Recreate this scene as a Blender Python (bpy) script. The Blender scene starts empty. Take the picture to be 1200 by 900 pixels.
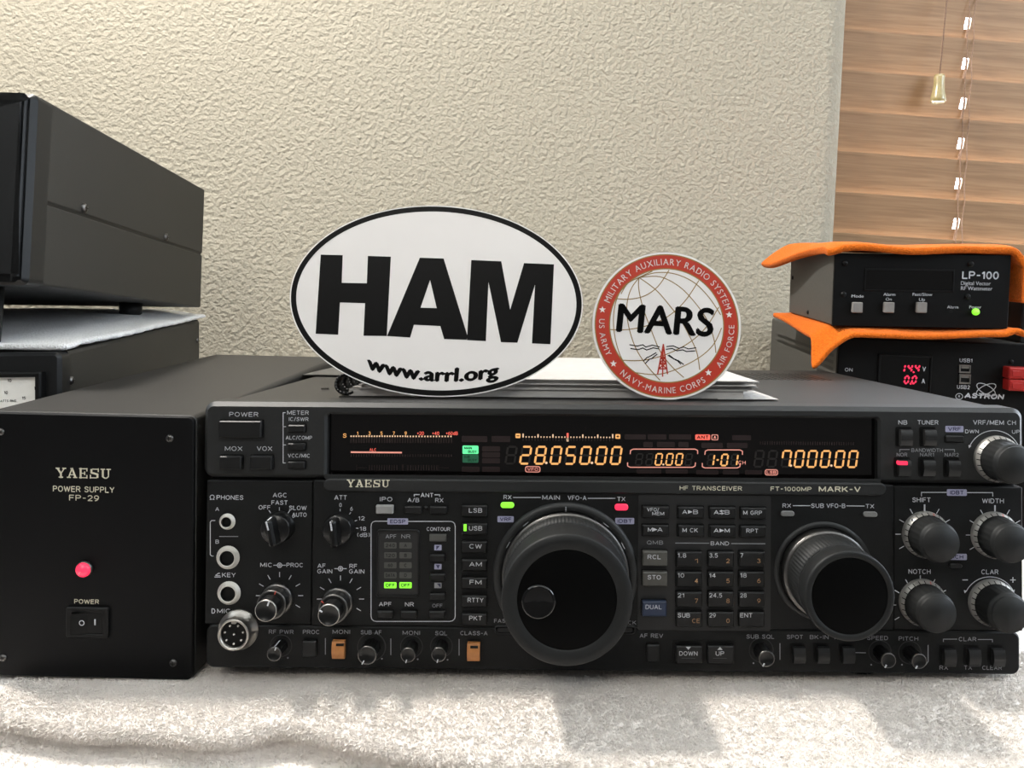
import bpy, bmesh, math, random
import numpy as np
from mathutils import Matrix, Vector
from mathutils.geometry import tessellate_polygon
random.seed(7); np.random.seed(7)
PI = math.pi
SC = bpy.context.scene
COL = SC.collection

# ------------------------------------------------------------------ camera, sky, lights, exposure
EYE = Vector((0, 0, 0.206)); FOC = 900.0; CX, CY = 640.0, 350.0
cd = bpy.data.cameras.new('camera'); cam = bpy.data.objects.new('camera', cd); COL.objects.link(cam)
cam.location = EYE; cam.rotation_euler = (PI/2, 0, 0)
cd.sensor_width = 36; cd.lens = 27; cd.clip_start = 0.01; cd.clip_end = 50
cd.shift_x = -(CX-600)/1200; cd.shift_y = -(450-CY)/1200
SC.camera = cam
vs = SC.view_settings
vs.view_transform = 'Standard'; vs.look = 'None'; vs.gamma = 1; vs.exposure = 0.0; vs.use_curve_mapping = False

w = bpy.data.worlds.new('sky'); SC.world = w; w.use_nodes = True
nt = w.node_tree; nt.nodes.clear()
o_ = nt.nodes.new('ShaderNodeOutputWorld'); bg = nt.nodes.new('ShaderNodeBackground')
tc = nt.nodes.new('ShaderNodeTexCoord'); sp = nt.nodes.new('ShaderNodeSeparateXYZ'); rm = nt.nodes.new('ShaderNodeValToRGB')
mr = nt.nodes.new('ShaderNodeMapRange'); mr.inputs[1].default_value = -1; mr.inputs[2].default_value = 1
nt.links.new(tc.outputs['Generated'], sp.inputs[0]); nt.links.new(sp.outputs['Y'], mr.inputs[0])
nt.links.new(mr.outputs[0], rm.inputs[0]); nt.links.new(rm.outputs[0], bg.inputs[0]); nt.links.new(bg.outputs[0], o_.inputs[0])
e = rm.color_ramp.elements
e[0].position = 0.0; e[0].color = (.030, .029, .028, 1)
e[1].position = 0.5; e[1].color = (.045, .047, .050, 1)
x = e.new(0.66); x.color = (4.6, 5.1, 5.7, 1)
bg.inputs[1].default_value = 5.0

def lamp(name, loc, target, size, power, color):
    ld = bpy.data.lights.new(name, 'AREA'); ld.shape = 'DISK'; ld.size = size; ld.energy = power; ld.color = color
    o = bpy.data.objects.new(name, ld); COL.objects.link(o); o.location = loc
    o.rotation_euler = (Vector(target)-Vector(loc)).to_track_quat('-Z', 'Y').to_euler()
lamp('ceiling_lamp', (-.62, .49, 1.25), (0, .40, .0), .10, 28, (1, .95, .88))
lamp('room_lamp', (-.40, -1.4, 1.55), (0, .6, .25), .7, 15, (1, .94, .85))
lamp('side_cool_fill', (1.25, .12, .55), (.2, .8, .3), .6, 9, (.80, .90, 1))  # cool fill light added from the right; no side window is built there

# ------------------------------------------------------------------ materials
M = {}
def mat(name, col, rough=.5, metal=0, noise=0, nscale=400, bump=0, bscale=800, bdist=.0003, emit=None, estr=0, spec=.5, coat=0, alpha=None, sheen=0, trans=0):
    m = bpy.data.materials.new(name); m.use_nodes = True; t = m.node_tree; b = t.nodes['Principled BSDF']
    b.inputs['Base Color'].default_value = (*col, 1); b.inputs['Roughness'].default_value = rough; b.inputs['Metallic'].default_value = metal
    b.inputs['Specular IOR Level'].default_value = spec; b.inputs['Coat Weight'].default_value = coat
    if sheen: b.inputs['Sheen Weight'].default_value = sheen
    if trans: b.inputs['Transmission Weight'].default_value = trans
    if emit: b.inputs['Emission Color'].default_value = (*emit, 1); b.inputs['Emission Strength'].default_value = estr
    g = t.nodes.new('ShaderNodeTexCoord')
    if noise:
        n = t.nodes.new('ShaderNodeTexNoise'); n.inputs['Scale'].default_value = nscale; n.inputs['Detail'].default_value = 3
        t.links.new(g.outputs['Object'], n.inputs['Vector'])
        r = t.nodes.new('ShaderNodeValToRGB'); r.color_ramp.elements[0].position = .3; r.color_ramp.elements[1].position = .7
        r.color_ramp.elements[0].color = (*[c*(1-noise) for c in col], 1); r.color_ramp.elements[1].color = (*[min(1, c*(1+noise)) for c in col], 1)
        t.links.new(n.outputs['Fac'], r.inputs[0]); t.links.new(r.outputs[0], b.inputs['Base Color'])
    if bump:
        n = t.nodes.new('ShaderNodeTexNoise'); n.inputs['Scale'].default_value = bscale; n.inputs['Detail'].default_value = 4
        t.links.new(g.outputs['Object'], n.inputs['Vector'])
        u = t.nodes.new('ShaderNodeBump'); u.inputs['Strength'].default_value = bump; u.inputs['Distance'].default_value = bdist
        t.links.new(n.outputs['Fac'], u.inputs['Height']); t.links.new(u.outputs[0], b.inputs['Normal'])
    M[name] = m; return m
mat('panel', (.0070, .0072, .0072), .5, spec=.2, noise=.12, nscale=900, bump=.25, bscale=2500, bdist=.0002)
mat('bezel', (.013, .0135, .0135), .48, spec=.4, noise=.1, nscale=900, bump=.25, bscale=2500, bdist=.0002)
mat('case_paint', (.018, .017, .0155), .5, spec=.35, noise=.12, nscale=700, bump=.35, bscale=1800, bdist=.0003)
mat('psu_front', (.003, .003, .0033), .5, spec=.14, bump=.2, bscale=2500, bdist=.0002)
mat('black', (.0045, .0045, .0045), .42, spec=.2, noise=.1)
mat('button', (.007, .007, .007), .4, spec=.35, noise=.1)
mat('gray_button', (.055, .053, .046), .45, noise=.1)
mat('navy_button', (.016, .026, .055), .4, noise=.1)
mat('rocker', (.014, .014, .014), .38, spec=.35, noise=.1)
mat('amber_button', (.42, .17, .05), .4, noise=.12)
mat('rubber', (.009, .0095, .0095), .55, spec=.25, noise=.12)
mat('gloss_black', (.002, .002, .002), .06, noise=.2)
mat('knob_black', (.006, .006, .006), .28, spec=.28, noise=.1)
mat('chrome', (.55, .53, .50), .25, 1, noise=.06)
mat('steel', (.42, .40, .37), .32, 1, noise=.06)
mat('jack_ring', (.55, .53, .49), .4, .3, noise=.05)
mat('silver_skirt', (.40, .385, .36), .38, .65, noise=.05)
mat('dark_steel', (.13, .125, .12), .35, 1, noise=.06)
mat('print_white', (.50, .51, .54), .5, noise=.02)
mat('print_cream', (.66, .62, .48), .5, noise=.02)
mat('print_dim', (.24, .245, .26), .5, noise=.02)
mat('print_violet', (.30, .30, .42), .5, noise=.02)
mat('dark_red', (.10, .008, .006), .5, noise=.02)
mat('print_navy', (.02, .02, .06), .5, noise=.02)
mat('print_brown', (.36, .20, .10), .5, noise=.02)
mat('print_red', (.6, .09, .06), .5, noise=.02)
mat('display', (.002, .0015, .0015), .07, noise=.2)
mat('seg_on', (.05, .03, .01), .5, noise=.02, emit=(1.0, .47, .15), estr=1.0)
mat('seg_white', (.05, .04, .03), .5, noise=.02, emit=(1.0, .66, .42), estr=.9)
mat('seg_red', (.4, .05, .04), .5, noise=.02, emit=(1.0, .16, .11), estr=.8)
mat('seg_pink', (.4, .15, .12), .5, noise=.02, emit=(1.0, .42, .33), estr=.55)
mat('seg_off', (.0085, .006, .0045), .5, noise=.1)
mat('seg_off_red', (.012, .0035, .003), .5, noise=.1)
mat('seg_green', (.1, .5, .2), .5, noise=.02, emit=(.12, .90, .36), estr=.8)
mat('seg_green_dim', (.01, .06, .03), .5, noise=.02, emit=(.01, .11, .05), estr=.5)
mat('chip_off', (.055, .055, .05), .5, noise=.05)
mat('chip_dark', (.008, .008, .008), .5, noise=.05)
mat('led_green', (.2, .6, .05), .3, noise=.02, emit=(.22, .90, .03), estr=1.0)
mat('led_red', (.6, .02, .05), .3, noise=.02, emit=(1.0, .035, .10), estr=.95)
mat('led_dull', (.16, .16, .155), .35, noise=.05)
mat('ipo_lens', (.24, .24, .235), .4, noise=.05)
mat('amp_paint', (.021, .0195, .0165), .55, spec=.4, noise=.15, nscale=900, bump=.4, bscale=1500, bdist=.0003)
mat('amp_bezel', (.008, .0085, .009), .4, spec=.3, noise=.1, nscale=600)
mat('paper', (.36, .345, .33), .85, noise=.04, nscale=120, bump=.1, bscale=300, spec=.1)
mat('vinyl_white', (.72, .69, .67), .35, noise=.015, nscale=30)
mat('vinyl_black', (.004, .004, .004), .4, spec=.12, noise=.1)
mat('vinyl_red', (.42, .030, .012), .4, noise=.03)
mat('vinyl_gold', (.26, .16, .045), .4, noise=.05)
mat('orange_cloth', (.56, .118, .008), .95, noise=.15, nscale=500, bump=.9, bscale=900, bdist=.0012, sheen=.05, spec=.15)
mat('white_cloth', (.78, .78, .78), .95, noise=.06, nscale=300, bump=1, bscale=700, bdist=.0015)
mat('towel', (.80, .75, .705), .95, noise=.06, nscale=200, bump=.9, bscale=600, bdist=.0018)
mat('towel_loop', (.80, .75, .705), .95, noise=.03, nscale=200)
mat('lp_side', (.052, .050, .045), .6, noise=.1)
mat('lp_front', (.0035, .0035, .0035), .5, spec=.12, bump=.2, bscale=2000, bdist=.0002)
mat('lp_button', (.20, .19, .18), .5, noise=.05)
mat('red_plastic', (.35, .015, .012), .4, noise=.06)
mat('tassel', (.46, .38, .17), .25, noise=.1, trans=.35)
mat('cord', (.30, .19, .13), .8, noise=.2)
mat('meter_face', (.75, .74, .70), .5, noise=.02)
mat('desk_wood', (.20, .12, .06), .5, noise=.2, nscale=20)

mat('matte_black', (.0015, .0015, .0015), .5, spec=.05, noise=.1)
def pane():
    m = bpy.data.materials.new('glass'); m.use_nodes = True; t = m.node_tree; t.nodes.remove(t.nodes['Principled BSDF'])
    a = t.nodes.new('ShaderNodeBsdfTransparent'); c = t.nodes.new('ShaderNodeBsdfGlossy'); c.inputs['Roughness'].default_value = .02; x = t.nodes.new('ShaderNodeMixShader'); x.inputs[0].default_value = .06
    t.links.new(a.outputs[0], x.inputs[1]); t.links.new(c.outputs[0], x.inputs[2]); t.links.new(x.outputs[0], t.nodes['Material Output'].inputs[0]); M['glass'] = m
pane()
def wood():
    m = bpy.data.materials.new('slat_wood'); m.use_nodes = True; t = m.node_tree; b = t.nodes['Principled BSDF']
    g = t.nodes.new('ShaderNodeTexCoord'); mp = t.nodes.new('ShaderNodeMapping'); mp.inputs['Scale'].default_value = (8, 160, 160)
    t.links.new(g.outputs['Object'], mp.inputs[0])
    n = t.nodes.new('ShaderNodeTexNoise'); n.inputs['Scale'].default_value = 1.6; n.inputs['Detail'].default_value = 6; n.inputs['Distortion'].default_value = .6
    t.links.new(mp.outputs[0], n.inputs['Vector'])
    r = t.nodes.new('ShaderNodeValToRGB'); r.color_ramp.elements[0].position = .3; r.color_ramp.elements[1].position = .75
    r.color_ramp.elements[0].color = (.24, .14, .072, 1); r.color_ramp.elements[1].color = (.37, .235, .13, 1)
    t.links.new(n.outputs['Fac'], r.inputs[0]); t.links.new(r.outputs[0], b.inputs['Base Color']); b.inputs['Roughness'].default_value = .55
    M['slat_wood'] = m
wood()
def stucco():
    m = bpy.data.materials.new('stucco'); m.use_nodes = True; t = m.node_tree; b = t.nodes['Principled BSDF']
    b.inputs['Base Color'].default_value = (.37, .338, .268, 1); b.inputs['Roughness'].default_value = .85
    g = t.nodes.new('ShaderNodeTexCoord')
    n = t.nodes.new('ShaderNodeTexNoise'); n.inputs['Scale'].default_value = 195; n.inputs['Detail'].default_value = 2.5; n.inputs['Roughness'].default_value = .5; n.inputs['Distortion'].default_value = .15
    t.links.new(g.outputs['Object'], n.inputs['Vector'])
    r = t.nodes.new('ShaderNodeValToRGB'); r.color_ramp.elements[0].position = .30; r.color_ramp.elements[1].position = .72
    t.links.new(n.outputs['Fac'], r.inputs[0])
    u = t.nodes.new('ShaderNodeBump'); u.inputs['Strength'].default_value = .6; u.inputs['Distance'].default_value = .0019
    t.links.new(r.outputs[0], u.inputs['Height']); t.links.new(u.outputs[0], b.inputs['Normal'])
    M['stucco'] = m
stucco()
mat('plain_paint', (.55, .53, .48), .9, noise=.03)

# ------------------------------------------------------------------ mesh helpers
_FONT = {}
def glyphs(s, bold=0):
    key = (s, bold)
    if key not in _FONT:
        c = bpy.data.curves.new('t', 'FONT'); c.body = s; c.size = 1; c.offset = bold; c.resolution_u = 4
        o = bpy.data.objects.new('t', c); me = bpy.data.meshes.new_from_object(o)
        _FONT[key] = ([(v.co.x, v.co.y) for v in me.vertices], [tuple(p.vertices) for p in me.polygons])
        bpy.data.objects.remove(o); bpy.data.curves.remove(c); bpy.data.meshes.remove(me)
    return _FONT[key]

def rrect(x0, z0, x1, z1, r=0, n=5):
    r = min(r, (x1-x0)/2*.999, (z1-z0)/2*.999)
    if r <= 0: return [(x0, z0), (x1, z0), (x1, z1), (x0, z1)]
    out = []
    for cx, cz, a in ((x1-r, z0+r, -90), (x1-r, z1-r, 0), (x0+r, z1-r, 90), (x0+r, z0+r, 180)):
        for i in range(n+1):
            t = math.radians(a+90*i/n); out.append((cx+r*math.cos(t), cz+r*math.sin(t)))
    return out
def ellipse(cx, cz, a, b, rot=0, n=72):
    c, s = math.cos(rot), math.sin(rot)
    return [(cx+a*math.cos(t)*c-b*math.sin(t)*s, cz+a*math.cos(t)*s+b*math.sin(t)*c) for t in [2*PI*i/n for i in range(n)]]
def inset(ol, d):
    n = len(ol); out = []
    for i in range(n):
        p0, p1, p2 = ol[i-1], ol[i], ol[(i+1) % n]
        a = Vector((p1[0]-p0[0], p1[1]-p0[1])); b = Vector((p2[0]-p1[0], p2[1]-p1[1]))
        if a.length < 1e-9: a = b
        if b.length < 1e-9: b = a
        a.normalize(); b.normalize()
        na, nb = Vector((-a.y, a.x)), Vector((-b.y, b.x)); q = na+nb
        if q.length < 1e-6: q = na
        q.normalize(); k = 1/max(.35, q.dot(na))
        out.append((p1[0]+q.x*d*k, p1[1]+q.y*d*k))
    return out

class MB:
    def take(s, o, off):
        n = len(s.v); s.v += o.v; s.f += [tuple(i+n for i in q) for q in o.f]; s.m += [m+off for m in o.m]; s.s += o.s; return s
    def __init__(s): s.v = []; s.f = []; s.m = []; s.s = []
    def add(s, v, f, m=0, smooth=False):
        o = len(s.v); s.v += [tuple(p) for p in v]
        for q in f: s.f.append(tuple(i+o for i in q)); s.m.append(m); s.s.append(smooth)
        return s
    def slab(s, ol, yf, yb, c=0, m=0, mf=None, back=True):
        n = len(ol); rings = []
        if c: rings.append((inset(ol, c), yf)); rings.append((ol, yf+c))
        else: rings.append((ol, yf))
        rings.append((ol, yb))
        v = [(p[0], y, p[1]) for r, y in rings for p in r]; f = []
        for k in range(len(rings)-1):
            for i in range(n):
                j = (i+1) % n; f.append((k*n+i, (k+1)*n+i, (k+1)*n+j, k*n+j))
        if back: f.append(tuple(reversed(range((len(rings)-1)*n, len(rings)*n))))
        s.add(v, f, m); s.add(v[:n], [tuple(range(n))], m if mf is None else mf); return s
    def poly(s, ol, y, m=0, holes=()):
        loops = [[Vector((p[0], p[1], 0)) for p in ol]]+[[Vector((p[0], p[1], 0)) for p in h] for h in holes]
        tri = tessellate_polygon(loops); v = [(p.x, y, p.y) for l in loops for p in l]
        s.add(v, tri, m); return s
    def framed(s, ol, hole, yf, yb, c=0, ch=0, m=0):
        a = inset(ol, c) if c else ol; h = inset(hole, -ch) if ch else hole
        s.poly(a, yf, m, [h])
        def ring(r0, y0, r1, y1):
            n = len(r0); s.add([(p[0], y0, p[1]) for p in r0]+[(p[0], y1, p[1]) for p in r1], [(i, n+i, n+(i+1) % n, (i+1) % n) for i in range(n)], m)
        if c: ring(a, yf, ol, yf+c)
        ring(ol, yf+c, ol, yb)
        if ch: ring(h, yf, hole, yf+ch)
        ring(hole, yf+ch, hole, yb); return s
    def box(s, x0, y0, z0, x1, y1, z1, m=0):
        v = [(x, y, z) for z in (z0, z1) for y in (y0, y1) for x in (x0, x1)]
        return s.add(v, [(0, 2, 3, 1), (4, 5, 7, 6), (0, 1, 5, 4), (2, 6, 7, 3), (0, 4, 6, 2), (1, 3, 7, 5)], m)
    def lathe(s, cx, cz, prof, n=40, m=0, axis='y', knurl=None, smooth=True, base=0):
        # prof: (radius, offset[, material]); axis y: offset is y; axis z: (cx, cz) is (x, y), offset is z; axis x: (cx, cz) is (y, z)
        o = len(s.v); mats = []
        for p in prof:
            r, y = p[0], p[1]; mats.append(p[2] if len(p) > 2 else m)
            for i in range(n):
                t = 2*PI*i/n; q = r
                if knurl and knurl[0] <= y <= knurl[1]: q = r*(1+(knurl[2] if (i//knurl[3]) % 2 else 0))
                a, b = q*math.cos(t), q*math.sin(t)
                s.v.append((cx+a, y, cz+b) if axis == 'y' else (cx+a, cz+b, y) if axis == 'z' else (y, cx+a, cz+b))
        for k in range(len(prof)-1):
            for i in range(n):
                j = (i+1) % n
                s.f.append((o+k*n+i, o+k*n+j, o+(k+1)*n+j, o+(k+1)*n+i)); s.m.append(mats[k+1]); s.s.append(smooth)
        return s
    def tube(s, path, r, n=8, m=0, smooth=True):
        o = len(s.v); P = [Vector(p) for p in path]; up = Vector((0, 0, 1))
        for i, p in enumerate(P):
            d = (P[min(i+1, len(P)-1)]-P[max(i-1, 0)]).normalized()
            a = d.cross(up if abs(d.z) < .95 else Vector((1, 0, 0))).normalized(); b = d.cross(a)
            for k in range(n): t = 2*PI*k/n; s.v.append(tuple(p+(a*math.cos(t)+b*math.sin(t))*r))
        for i in range(len(P)-1):
            for k in range(n):
                j = (k+1) % n; s.f.append((o+i*n+k, o+i*n+j, o+(i+1)*n+j, o+(i+1)*n+k)); s.m.append(m); s.s.append(smooth)
        s.f.append(tuple(o+k for k in range(n))); s.f.append(tuple(o+(len(P)-1)*n+k for k in range(n))); s.m += [m, m]; s.s += [False, False]
        return s
    def text(s, t, x, z, h, y, w=None, m=0, bold=0, rot=0, align='c', shear=0, warp=None):
        v, f = glyphs(t)
        if not v: return s
        if bold:
            n0 = len(v); sh = ((-bold, 0), (bold, 0), (0, bold*.7), (0, -bold*.7)) if bold > .015 else ((-bold, 0), (bold, 0))
            v = [(p[0]+a, p[1]+c) for a, c in sh for p in v]; f = [tuple(i+n0*k for i in q) for k in range(len(sh)) for q in f]
        a0, a1 = min(p[0] for p in v), max(p[0] for p in v); sz = h/.682; sx = w/(a1-a0) if w else sz
        ref = {'c': (a0+a1)/2, 'l': a0, 'r': a1}[align]; c, sn = math.cos(rot), math.sin(rot); out = []
        for p in v:
            a, b = (p[0]-ref)*sx, (p[1]-.341)*sz; a += b*shear
            if warp: b += warp(a)
            out.append((x+a*c-b*sn, y, z+a*sn+b*c))
        return s.add(out, f, m)
    def line(s, pts, wd, y, m=0, closed=False):
        n = len(pts); P = [Vector(p) for p in pts]
        for i in range(n if closed else n-1):
            a, b = P[i], P[(i+1) % n]; d = b-a
            if d.length < 1e-9: continue
            d.normalize(); q = Vector((-d.y, d.x))*wd/2; e2 = d*wd*.2
            s.add([(p.x, y, p.y) for p in (a-q-e2, b-q+e2, b+q+e2, a+q-e2)], [(0, 1, 2, 3)], m)
        return s
    def build(s, name, mats, parent=None, xf=None):
        me = bpy.data.meshes.new(name); me.from_pydata(s.v, [], s.f)
        for k in ([mats] if isinstance(mats, str) else mats): me.materials.append(M[k])
        me.polygons.foreach_set('material_index', s.m); me.polygons.foreach_set('use_smooth', s.s); me.update()
        o = bpy.data.objects.new(name, me); COL.objects.link(o)
        if parent: o.parent = parent
        if xf is not None: o.matrix_world = xf
        return o

# a plain drawn alphabet of even strokes, like the engraving on the sets: name -> (width, strokes)
def _arc(cx, cz, rx, rz, a0, a1, n=9): return [(cx+rx*math.cos(math.radians(a0+(a1-a0)*i/n)), cz+rz*math.sin(math.radians(a0+(a1-a0)*i/n))) for i in range(n+1)]
_SIX = [(.0, .33), (.05, .62), (.2, .88), (.46, 1)]
STROKE = {
 'A': (.76, [[(0, 0), (.38, 1), (.76, 0)], [(.14, .31), (.62, .31)]]), 'B': (.66, [[(.36, .53), (0, .53), (0, 1)]+_arc(.38, .765, .24, .235, 90, -90), [(0, .53), (0, 0)]+_arc(.38, .265, .28, .265, -90, 90)]),
 'C': (.7, [_arc(.37, .5, .37, .5, 48, 312, 16)]), 'D': (.7, [[(.0, 1), (0, 0)]+_arc(.3, .5, .4, .5, -90, 90)+[(0, 1)]]), 'E': (.58, [[(.58, 1), (0, 1), (0, 0), (.58, 0)], [(0, .53), (.52, .53)]]),
 'F': (.56, [[(.56, 1), (0, 1), (0, 0)], [(0, .52), (.5, .52)]]), 'G': (.74, [_arc(.37, .5, .37, .5, 48, 335, 16)+[(.73, .46), (.42, .46)]]), 'H': (.68, [[(0, 0), (0, 1)], [(.68, 0), (.68, 1)], [(0, .53), (.68, .53)]]),
 'I': (.02, [[(.01, 0), (.01, 1)]]), 'J': (.5, [[(.5, 1)]+_arc(.25, .27, .25, .27, 0, -180)]), 'K': (.68, [[(0, 0), (0, 1)], [(.64, 1), (0, .36)], [(.22, .58), (.68, 0)]]), 'L': (.54, [[(0, 1), (0, 0), (.54, 0)]]),
 'M': (.84, [[(0, 0), (0, 1), (.42, .12), (.84, 1), (.84, 0)]]), 'N': (.68, [[(0, 0), (0, 1), (.68, 0), (.68, 1)]]), 'O': (.76, [_arc(.38, .5, .38, .5, 0, 360, 20)]), 'P': (.62, [[(0, 0), (0, 1)]+_arc(.36, .74, .26, .26, 90, -90)+[(0, .48)]]),
 'Q': (.76, [_arc(.38, .5, .38, .5, 0, 360, 20), [(.45, .25), (.74, -.04)]]), 'R': (.66, [[(0, 0), (0, 1)]+_arc(.38, .75, .26, .25, 90, -90)+[(0, .5)], [(.36, .5), (.66, 0)]]),
 'S': (.64, [[(.6, .79), (.52, .94), (.33, 1), (.13, .95), (.03, .77), (.13, .6), (.32, .53), (.52, .45), (.62, .26), (.52, .06), (.31, 0), (.1, .05), (.0, .22)]]), 'T': (.64, [[(0, 1), (.64, 1)], [(.32, 1), (.32, 0)]]),
 'U': (.68, [[(0, 1)]+_arc(.34, .33, .34, .33, 180, 360, 12)+[(.68, 1)]]), 'V': (.72, [[(0, 1), (.36, 0), (.72, 1)]]), 'W': (1.04, [[(0, 1), (.26, 0), (.52, .95), (.78, 0), (1.04, 1)]]), 'X': (.7, [[(0, 0), (.7, 1)], [(0, 1), (.7, 0)]]),
 'Y': (.7, [[(0, 1), (.35, .45), (.7, 1)], [(.35, .45), (.35, 0)]]), 'Z': (.62, [[(0, 1), (.62, 1), (0, 0), (.62, 0)]]),
 '0': (.56, [_arc(.28, .5, .28, .5, 0, 360, 18)]), '1': (.24, [[(0, .78), (.22, 1), (.22, 0)]]), '2': (.56, [_arc(.28, .72, .28, .28, 165, -35, 10)+[(0, 0), (.57, 0)]]), '3': (.56, [_arc(.26, .765, .24, .235, 150, -90)+_arc(.27, .265, .29, .265, 90, -155)]),
 '4': (.6, [[(.44, 0), (.44, 1), (0, .28), (.6, .28)]]), '5': (.56, [[(.52, 1), (.09, 1), (.04, .53)]+_arc(.27, .33, .29, .33, 120, -150)]), '6': (.56, [_arc(.28, .32, .28, .32, 0, 360, 16), _SIX]), '7': (.56, [[(0, 1), (.56, 1), (.2, 0)]]),
 '8': (.56, [_arc(.28, .765, .24, .235, 0, 360, 14), _arc(.28, .265, .28, .265, 0, 360, 14)]), '9': (.56, [_arc(.28, .68, .28, .32, 0, 360, 16), [(.56-p[0], 1-p[1]) for p in _SIX]]),
 '.': (.1, [[(.05, -.06), (.05, .08)]]), '-': (.4, [[(.03, .47), (.37, .47)]]), '/': (.36, [[(0, -.06), (.36, 1.06)]]), '(': (.2, [_arc(.3, .5, .3, .62, 125, 235, 6)]), ')': (.2, [_arc(-.1, .5, .3, .62, 55, -55, 6)]), '+': (.5, [[(0, .48), (.5, .48)], [(.25, .2), (.25, .76)]]),
 'd': (.5, [_arc(.26, .33, .26, .33, 0, 360, 14), [(.52, 0), (.52, 1)]]), ' ': (.26, []), '—': (1.0, [[(0, .5), (1, .5)]]),
}
def stroke_text(s, t, x, z, h, y, w=None, m=0, wt=.17, rot=0, shear=0):
    gap = .30; tot = sum(STROKE[c][0] for c in t)+gap*(len(t)-1)
    hs = h*(1-wt); sx = (w-h*wt)/tot if w else hs; ox = -tot/2; c_, s_ = math.cos(rot), math.sin(rot)
    for ch in t:
        for L_ in STROKE[ch][1]:
            P_ = []
            for p in L_:
                a = (ox+p[0])*sx; b = (p[1]-.5)*hs; a += b*shear; P_.append((x+a*c_-b*s_, z+a*s_+b*c_))
            s.line(P_, h*wt, y, m)
        ox += STROKE[ch][0]+gap
    return s

def tag(o, label=None, cat=None, group=None, kind=None):
    if label: o['label'] = label
    if cat: o['category'] = cat
    if group: o['group'] = group
    if kind: o['kind'] = kind
    return o
def pose(pos, yaw=0, pitch=0, roll=0):
    r = math.radians
    return Matrix.Translation(pos) @ Matrix.Rotation(r(yaw), 4, 'Z') @ Matrix.Rotation(r(pitch), 4, 'X') @ Matrix.Rotation(r(roll), 4, 'Y')
class Frame:          # a rigid thing's own axes: x to the right, y away, z up
    def __init__(s, mtx):
        s.M = mtx; s.I = mtx.inverted(); s.o = s.I @ EYE; s.R = s.I.to_3x3()
    def hit(s, px, py, axis=1, val=0):
        d = s.R @ Vector(((px-CX)/FOC, 1, -(py-CY)/FOC)); t = (val-s.o[axis])/d[axis]; return s.o+d*t
    def at(s, px, py, y=0): q = s.hit(px, py, 1, y); return (q.x, q.z)
    def rect(s, x0, y0, x1, y1, y=0, r=0, n=4):     # px rect -> local rounded rect; r in px
        a = s.at(x0, (y0+y1)/2, y); b = s.at(x1, (y0+y1)/2, y); c = s.at((x0+x1)/2, y0, y); d = s.at((x0+x1)/2, y1, y)
        k = (b[0]-a[0])/(x1-x0); return rrect(a[0], d[1], b[0], c[1], r*k, n)
    def pts(s, L, y=0): return [s.at(p[0], p[1], y) for p in L]
    def empty(s, name, local=(0, 0, 0)):
        o = bpy.data.objects.new(name, None); COL.objects.link(o); o.empty_display_size = .02
        o.matrix_world = s.M @ Matrix.Translation(local); return o

# ------------------------------------------------------------------ setting
WALL = pose((.334, .90, 0), yaw=3.0, roll=3.2)
def setting(name, mb, m, xf=None): return tag(mb.build(name, m, xf=xf), kind='structure')
OX0, OX1, OZ0, OZ1 = -.004, .52, .02, 1.25
b = MB(); wl, wr, z0, z1, T, BN = -2.0, 1.6, -.9, 1.8, .11, .028       # BN: the rounded plaster corner at the window
for a in ((OX1, z0, wr, z1), (OX0, z0, OX1, OZ0), (OX0, OZ1, OX1, z1)): b.box(a[0], 0, a[1], a[2], T, a[3])
b.add([(wl, 0, z0), (OX0-BN, 0, z0), (OX0-BN, 0, z1), (wl, 0, z1), (wl, T, z0), (OX0, T, z0), (OX0, T, z1), (wl, T, z1)], [(0, 1, 2, 3), (5, 4, 7, 6), (4, 0, 3, 7)])
C_ = [(OX0-BN+BN*math.sin(t), BN-BN*math.cos(t)) for t in [PI/2*i/16 for i in range(17)]]+[(OX0, T)]
b.add([(p[0], p[1], z) for z in (z0, z1) for p in C_], [(i, i+1, len(C_)+i+1, len(C_)+i) for i in range(len(C_)-1)], smooth=True)
setting('wall_back', b, 'stucco', WALL)
mat('carpet', (.06, .05, .042), .95, noise=.3, nscale=60)
setting('floor', MB().box(-2, -1.8, -.80, 2.2, 1.2, -.75), 'carpet')
setting('ceiling', MB().box(-2, -1.8, 1.65, 2.2, 1.2, 1.70), 'plain_paint')
b = MB(); hole = rrect(OX0+.010, OZ0+.010, OX1-.010, OZ1-.010); b.framed(rrect(OX0+.001, OZ0+.001, OX1-.001, OZ1-.001), hole, .06, .10, m=0)
wf = setting('window_1', b, 'vinyl_white', WALL)
g = MB().box(OX0+.010, .078, OZ0+.010, OX1-.010, .082, OZ1-.010).build('window_pane', 'glass', wf)
desk = setting('desk', MB().box(-.95, .385, -.035, .85, .80, 0), 'desk_wood')

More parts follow.
